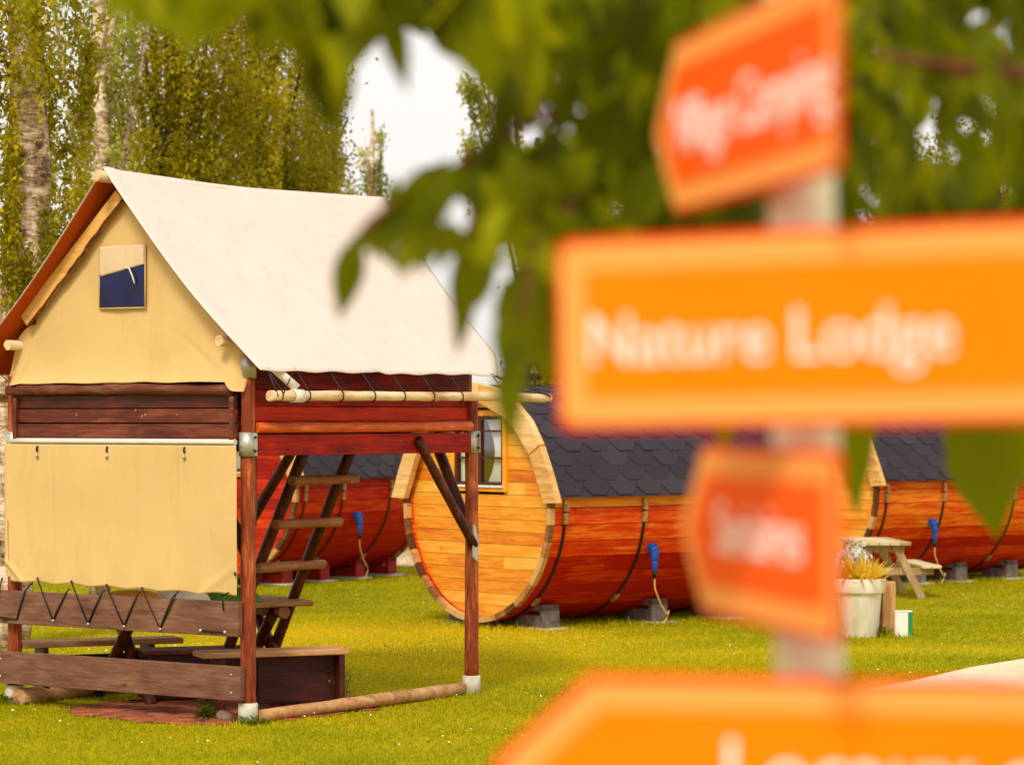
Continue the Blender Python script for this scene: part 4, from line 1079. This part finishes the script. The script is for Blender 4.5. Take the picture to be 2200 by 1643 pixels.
# ------------------------------------------------------------------ direction signpost, close to the camera
M['sign_orange'] = plain("orange sign face", (1.0, .22, .0, 1), .6, 0, .02, 4, 0, .08)
M['sign_edge'] = plain("red orange sign edge", srgb(236,26,0), .6, 0, .03, 4, 0, .08)
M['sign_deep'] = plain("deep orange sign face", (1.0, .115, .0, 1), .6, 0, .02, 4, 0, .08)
M['sign_band'] = plain("pale orange border", (1.0, .36, .08, 1), .6, 0, .02, 4, 0, .08)
M['sign_white'] = plain("white lettering", (.97,.90,.84,1), .45, 0, .02, 4)
M['sign_pole'] = plain("cream painted pole", srgb(224,218,178), .5, 0, .05, 4)
def rounded(poly, r, n=6):
    out = []; m = len(poly)
    for i in range(m):
        p0, p, p1 = Vector(poly[i-1]), Vector(poly[i]), Vector(poly[(i+1)%m])
        a = (p0-p).normalized(); b = (p1-p).normalized(); ang = a.angle(b); d = min(r/math.tan(ang/2), (p0-p).length*.45, (p1-p).length*.45)
        s_, e = p+a*d, p+b*d
        for k in range(n+1):
            t = k/n; out.append((s_*(1-t)**2 + p*2*t*(1-t) + e*t*t))
    return out
def inset(poly, d):
    out = []; m = len(poly)
    area = sum(poly[i][0]*poly[(i+1)%m][1]-poly[(i+1)%m][0]*poly[i][1] for i in range(m)); sg = 1 if area > 0 else -1
    for i in range(m):
        p0, p, p1 = Vector(poly[i-1]), Vector(poly[i]), Vector(poly[(i+1)%m])
        e0 = (p-p0).normalized(); e1 = (p1-p).normalized(); n0 = Vector((-e0.y, e0.x))*sg; n1 = Vector((-e1.y, e1.x))*sg
        k = (n0+n1); k = k/(k.length_squared)*2; out.append(p + k*d)
    return out
def text_mesh(body, size, mat, parent, origin, ux, uz, nrm, depth=.002, name="lettering", sx=1.0):
    cu = bpy.data.curves.new("txt", 'FONT'); cu.body = body; cu.size = size; cu.extrude = depth/2; cu.offset = -size*.004; cu.resolution_u = 4
    ob = bpy.data.objects.new("txt", cu); C.objects.link(ob); bpy.context.view_layer.update()
    me = bpy.data.meshes.new_from_object(ob.evaluated_get(bpy.context.evaluated_depsgraph_get())); bpy.data.objects.remove(ob)
    me.name = name; me.materials.clear(); me.materials.append(mat)
    Mx = Matrix((( ux.x*sx, uz.x, nrm.x, origin.x), (ux.y*sx, uz.y, nrm.y, origin.y), (ux.z*sx, uz.z, nrm.z, origin.z), (0,0,0,1)))
    me.transform(Mx); o = bpy.data.objects.new(name, me); C.objects.link(o); o.parent = parent; return o
def signpost():
    sp = empty("direction_signpost", (.3545, 3.40, 0), 0, "cream pole with four orange direction boards, blurred close to the camera", "signpost")
    base = Vector((.3545, 3.40, 0))
    MB().lathe([(.0405,0),(.0405,2.82),(.033,2.835),(.001,2.84)], (0,0,0), 28, Matrix.Shear('XY', 4, (-.0,0)) @ Matrix.Rotation(R(-1.0), 4, 'Y') @ Matrix.Translation((.031,0,0))).build("pole", M['sign_pole'], sp)
    def board(org, ux, poly, text, tsize, torg, label, face=None, slope=0, flipn=1, tsx=1.0, thick=.016):
        ux = Vector(ux).normalized(); uz = Vector((0,0,1)); uz = (uz + ux*(-slope)).normalized(); ux = (ux + Vector((0,0,slope))).normalized()
        n = ux.cross(uz)*flipn       # towards the viewer
        org = Vector(org) - base
        def W(p, h): return org + ux*p[0] + uz*p[1] + n*h
        rp = rounded(poly, .018)
        o = MB().prism([W(p, 0) for p in rp], n*(-(thick if face is None else .005))).build("direction_board", M['sign_edge'], sp, .003); o['label'] = label
        r2 = rounded(inset(poly, .007), .018); r3 = rounded(inset(poly, .037), .006)
        MB().prism([W(p, .0008) for p in r2], n*.0012).build("border", M['sign_band'], o)
        MB().prism([W(p, .0022) for p in r3], n*.0012).build("panel", face or M['sign_orange'], o)
        text_mesh(text, tsize, M['sign_white'], o, W(torg, .0048), ux, uz, n, sx=tsx)
        for xx in (0, ): pass
        return o
    # main board, pointing right out of the frame
    h = .218
    board((.0534, 3.26, 1.9866), (.905,-.424,0), [(0,0),(.562,0),(.69,h/2),(.562,h),(0,h)], "Nature Lodge", .080, (.038,.075), "long orange board lettered Nature Lodge, pointing right", slope=.017, tsx=.96)
    for z in (2.05, 2.14): MB().tube([(-.02,-.03,z),(-.03,-.255,z)], .008, 8).build("bracket", M['steel'], sp)
    for z in (1.57, 1.66): MB().tube([(.0,-.03,z),(.0,-.255,z)], .008, 8).build("bracket", M['steel'], sp)
    for z in (2.33, 2.42, 1.82, 1.91): MB().tube([(-.03,0,z),(-.076,0,z)], .008, 8).build("bracket", M['steel'], sp)
    # top board, turned almost edge on, pointing away to the left
    u = Vector((-.2074,.978,0))
    # the text runs towards the camera: from the tip (far) to the near end
    o0 = Vector((.349, 3.0, 2.262)) + u*.777
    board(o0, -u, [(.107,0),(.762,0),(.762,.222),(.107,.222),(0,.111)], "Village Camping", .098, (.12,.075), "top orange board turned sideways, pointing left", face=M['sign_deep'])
    o0 = Vector((.349, 3.0, 1.760)) + u*.640
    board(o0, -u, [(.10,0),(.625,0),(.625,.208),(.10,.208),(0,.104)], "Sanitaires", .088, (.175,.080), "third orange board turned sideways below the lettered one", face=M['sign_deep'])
    board((.0826-.115, 3.165, 1.500), (.98,-.06,0), [(.115,0),(.86,0),(.86,.218),(.115,.218),(0,.109)], "Locaux communs", .107, (.262,.077), "lowest orange board, pointing left, cut by the bottom of the picture", slope=-.012, tsx=.9)
signpost()

# ------------------------------------------------------------------ overhanging tree, close to the camera
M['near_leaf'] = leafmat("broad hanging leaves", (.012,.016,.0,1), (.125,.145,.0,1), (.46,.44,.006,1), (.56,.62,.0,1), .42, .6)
LEAFP = [(0,0),(.10,.10),(.26,.25),(.45,.30),(.65,.235),(.82,.12),(1.0,0)]
def leaf_geo(base, tip, width, tone, twist, V, Fc, Tn, curl=.12):
    base = Vector(base); tip = Vector(tip); d = tip-base; L = d.length; d /= L
    s_ = Vector((math.cos(twist), math.sin(twist), 0)); s_ = (s_ - d*s_.dot(d)).normalized(); n = d.cross(s_)
    b0 = len(V); k = width/.30/L*.5*L
    for t, wv in LEAFP:
        c = base + d*(t*L) + n*(curl*L*math.sin(math.pi*t)*.5)
        hw = wv/.30*width*.5
        V += [c - s_*hw + n*hw*.25, c, c + s_*hw + n*hw*.25]
    for i in range(len(LEAFP)-1):
        a = b0+i*3
        Fc += [(a, a+1, a+4, a+3), (a+1, a+2, a+5, a+4)]; Tn += [tone, tone]
def near_tree():
    root = Vector((2.75, 5.2, 0))
    t = empty("overhanging_tree", root, 0, "broad leaved tree overhanging from the right, hanging leaves blurred close to the camera", "tree")
    MB().tube([(0,0,0),(.05,0,1.5),(-.05,-.1,3.0),(-.3,-.3,4.2)], [.16,.13,.11,.06], 16, wob=.15, sub=5).build("trunk", M['bark_dark'], t)
    lb = [[(-.05,-.1,2.9),(-1.2,-.4,2.95),(-2.3,-.8,2.85),(-3.1,-1.0,2.72),(-3.45,-1.1,2.70)],
          [(-.1,-.1,3.1),(-.9,-.6,3.2),(-1.8,-.9,2.95),(-2.6,-1.1,2.76),(-3.0,-1.2,2.70)],
          [(0,0,2.5),(-.8,.3,2.75),(-1.7,.2,2.70),(-2.4,0,2.55)], [(0,-.1,2.3),(-.9,-.3,2.55),(-1.5,-.6,2.5),(-2.2,-.9,2.55)]]
    mb = MB()
    for l in lb: mb.tube(l, [.045]+[.022]*(len(l)-2)+[.006], 8, wob=.15, sub=4)
    mb.build("limbs", wood("reddish twig bark", srgb and (srgb(60,30,10), srgb(110,60,24), srgb(150,90,40)), 2, .7), t)
    tw = MB()
    for l in ([at(1060,300,4.3), at(930,400,4.1), at(850,430,4.0), at(770,500,4.0)], [at(1180,250,4.4), at(1060,300,4.3), at(1010,480,4.1), at(1003,520,4.1)], [at(1230,430,4.3), at(1150,520,4.1), at(1118,700,4.0)],
              [at(640,-60,4.1), at(560,-40,4.0), at(400,-50,4.0), at(240,-70,4.0)], [at(1900,120,4.8), at(2050,160,4.6), at(2230,175,4.6)], [at(1330,300,4.6), at(1180,250,4.4), at(1100,150,4.4)]):
        tw.tube([p-root for p in l], [.009]+[.006]*(len(l)-2)+[.003], 6, sub=3)
    tw.build("twigs", wood("thin reddish twig", srgb(80,34,14), srgb(130,66,30), srgb(170,100,54), 2, .7) if False else plain("thin reddish twig", srgb(116,56,28), .7), t)
    # outline, as directions from the lens, of what the hanging foliage covers
    cover = [(235,-60),(250,60),(300,70),(330,40),(370,90),(420,110),(470,60),(540,60),(590,120),(640,90),(668,180),(690,250),(735,265),(752,170),(775,95),(860,70),(905,78),(955,110),(985,180),(1040,215),(1060,300),(1010,335),(930,378),(880,410),(845,440),(800,480),(770,500),(800,520),(860,560),(910,575),(925,500),(960,515),(985,560),(985,640),(1020,650),(1060,560),(1085,520),(1130,560),(1150,640),(1120,760),(1180,790),(1300,760),(1500,720),(1900,740),(2260,760),(2260,-60)]
    holes = [[(770,95),(868,98),(862,148),(815,150),(772,140)], [(790,165),(845,160),(880,205),(925,160),(1000,230),(1035,290),(1020,320),(900,372),(840,400),(800,330)],
             [(885,95),(935,92),(985,130),(1030,160),(1010,200),(950,190),(900,130)],[(960,415),(1020,430),(1025,500),(990,515),(960,470)], [(990,358),(1042,362),(1045,390),(1000,385)], [(795,432),(862,440),(860,490),(810,495)],
             [(915,505),(960,510),(985,560),(975,620),(930,580)],[(1070,535),(1110,545),(1105,650),(1085,745),(1035,670)],
             [(1972,240),(2035,236),(2005,290),(2003,345),(1980,335)], [(2058,235),(2090,240),(2085,290),(2060,270)], [(1848,158),(1872,162),(1868,182),(1850,180)], [(1060,250),(1120,250),(1160,310),(1110,315)],[(865,20),(895,50),(880,110),(865,100)],[(1155,225),(1180,225),(1180,280),(1160,270)],[(2110,300),(2150,330),(2130,345)],[(1035,100),(1075,120),(1100,170),(1070,180)],[(1905,205),(1940,205),(1935,225),(1910,222)],[(2150,75),(2185,85),(2178,118),(2155,110)],[(1190,265),(1250,262),(1245,285),(1200,285)],[(2160,410),(2195,415),(2190,440),(2165,436)],[(1045,0),(1065,5),(1060,30)],[(1825,455),(1870,460),(1860,490),(1830,480)]]
    V = []; Fc = []; Tn = []; rr = random.Random(21)
    def ok(px, py):
        if not inpoly([px],[py],cover)[0]: return False
        return not any(inpoly([px],[py],h)[0] for h in holes)
    def okseg(x0,y0,x1,y1,wpx):
        bad = 0
        for k in range(1, 7):
            t = k/6; x = x0+(x1-x0)*t; y = y0+(y1-y0)*t; q = wpx*.36*math.sin(math.pi*min(1,t*.9+.1))
            if not ok(x, y): return False
            for dx in (-q, q): bad += not ok(x+dx, y)
        return bad <= 2
    made = 0; tries = 0
    while made < 2600 and tries < 60000:
        tries += 1
        x = rr.uniform(220, 2260) if made % 3 else rr.uniform(230, 1120); y = rr.uniform(-120, 720)
        deep = x > 1000 or (y < -10)
        Y = rr.uniform(3.8, 5.2) if x < 1100 else rr.uniform(4.2, 6.8)
        L = rr.uniform(.075,.145); a = rr.gauss(0,.5); lp = L*F/Y
        
        x1 = x + math.sin(a)*lp; y1 = y + math.cos(a)*lp; W_ = L*rr.uniform(.38,.52)
        if not okseg(x, max(y,-55), x1, y1, W_*F/Y): continue
        p0 = at(x, y, Y); p1 = at(x1, y1, Y + rr.uniform(-.035,.035))
        leaf_geo(p0, p1, W_, min(1, max(0, (.46 if x < 1150 else .26) + .95*mnoise.noise(Vector((x/210, y/210, Y*.6))) + rr.gauss(0,.30))), rr.gauss(0,.9), V, Fc, Tn, rr.uniform(-.2,.25)); made += 1  # dark clumps and darker right side: shade put into the leaf tone
    # the leaves whose outlines stand out against the roof, the shingles and the sky
    for (x0,y0,x1,y1,Y,wf,tn) in [(768,498,728,690,3.0,.36,.25),(800,470,862,585,2.9,.42,.6),(872,440,912,592,2.85,.42,.35),(905,400,915,520,3.0,.5,.5),(1000,505,984,742,3.1,.26,.3),(1035,500,1010,680,2.9,.5,.35),(1045,560,1030,660,3.0,.5,.4),
            (1120,560,1098,800,2.9,.42,.4),(1118,720,1100,965,2.8,.36,.30),(1090,640,1092,840,2.8,.4,.35),(905,395,800,508,2.8,.34,.45),(850,440,745,560,2.8,.34,.3),(885,500,862,605,2.8,.40,.6),(840,415,905,520,2.9,.34,.4),(1010,560,980,770,3.0,.24,.3),(975,470,940,585,2.9,.42,.5),(1160,640,1145,800,3.0,.45,.25),(830,-10,875,200,2.8,.3,.5),(1170,700,1180,830,3.6,.45,.2),
            (2098,850,2142,1158,3.75,.56,.15),(2060,860,2092,1050,3.9,.5,.25),(1845,760,1840,1110,3.9,.26,.25),(2190,830,2240,1080,3.9,.45,.3),(1560,800,1552,985,3.9,.35,.25),
            (405,-30,402,128,2.3,.52,.62),(320,-40,285,78,2.3,.5,.55),(555,-20,565,125,2.3,.5,.55),(480,-60,475,70,2.4,.5,.4),(650,-10,694,205,2.5,.46,.4),(716,70,716,302,2.6,.42,.25),(745,10,735,140,2.6,.5,.5),(60,-60,48,30,2.4,.5,.5),(140,-60,128,26,2.4,.5,.45),(250,-60,245,50,2.5,.5,.5),
            (850,420,835,560,2.6,.5,.3),(900,360,880,520,2.7,.5,.55),(960,340,930,500,2.7,.45,.5),(820,490,800,560,2.7,.5,.4),(930,430,905,590,2.8,.42,.35),(690,150,700,270,2.8,.5,.3),(850,380,830,470,3.0,.4,.45)]:
        Y = max(Y*1.42, 4.0); p0 = at(x0,y0,Y); p1 = at(x1,y1,Y+.01); L = (p1-p0).length
        leaf_geo(p0, p1, L*wf, tn, rr.gauss(0,.25), V, Fc, Tn, rr.uniform(-.12,.12))
    # leaves of the same branches above the picture, unseen, thickened to shade those below
    for i in range(1700):
        Y = rr.uniform(4.3,6.8); x = rr.uniform(500,2500); y = rr.uniform(-1500,-140); L = rr.uniform(.07,.12); p0 = at(x,y,Y)
        p1 = p0 + Vector((rr.gauss(0,.35), rr.gauss(0,.35), -1)).normalized()*L
        leaf_geo(p0, p1, L*rr.uniform(.4,.52), rr.random(), rr.uniform(0,3.1), V, Fc, Tn)
    Va = np.array([tuple(v) for v in V]) - np.array(tuple(root))
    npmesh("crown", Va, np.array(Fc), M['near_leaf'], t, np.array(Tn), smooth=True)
    print("near leaves", made, tries)
near_tree()
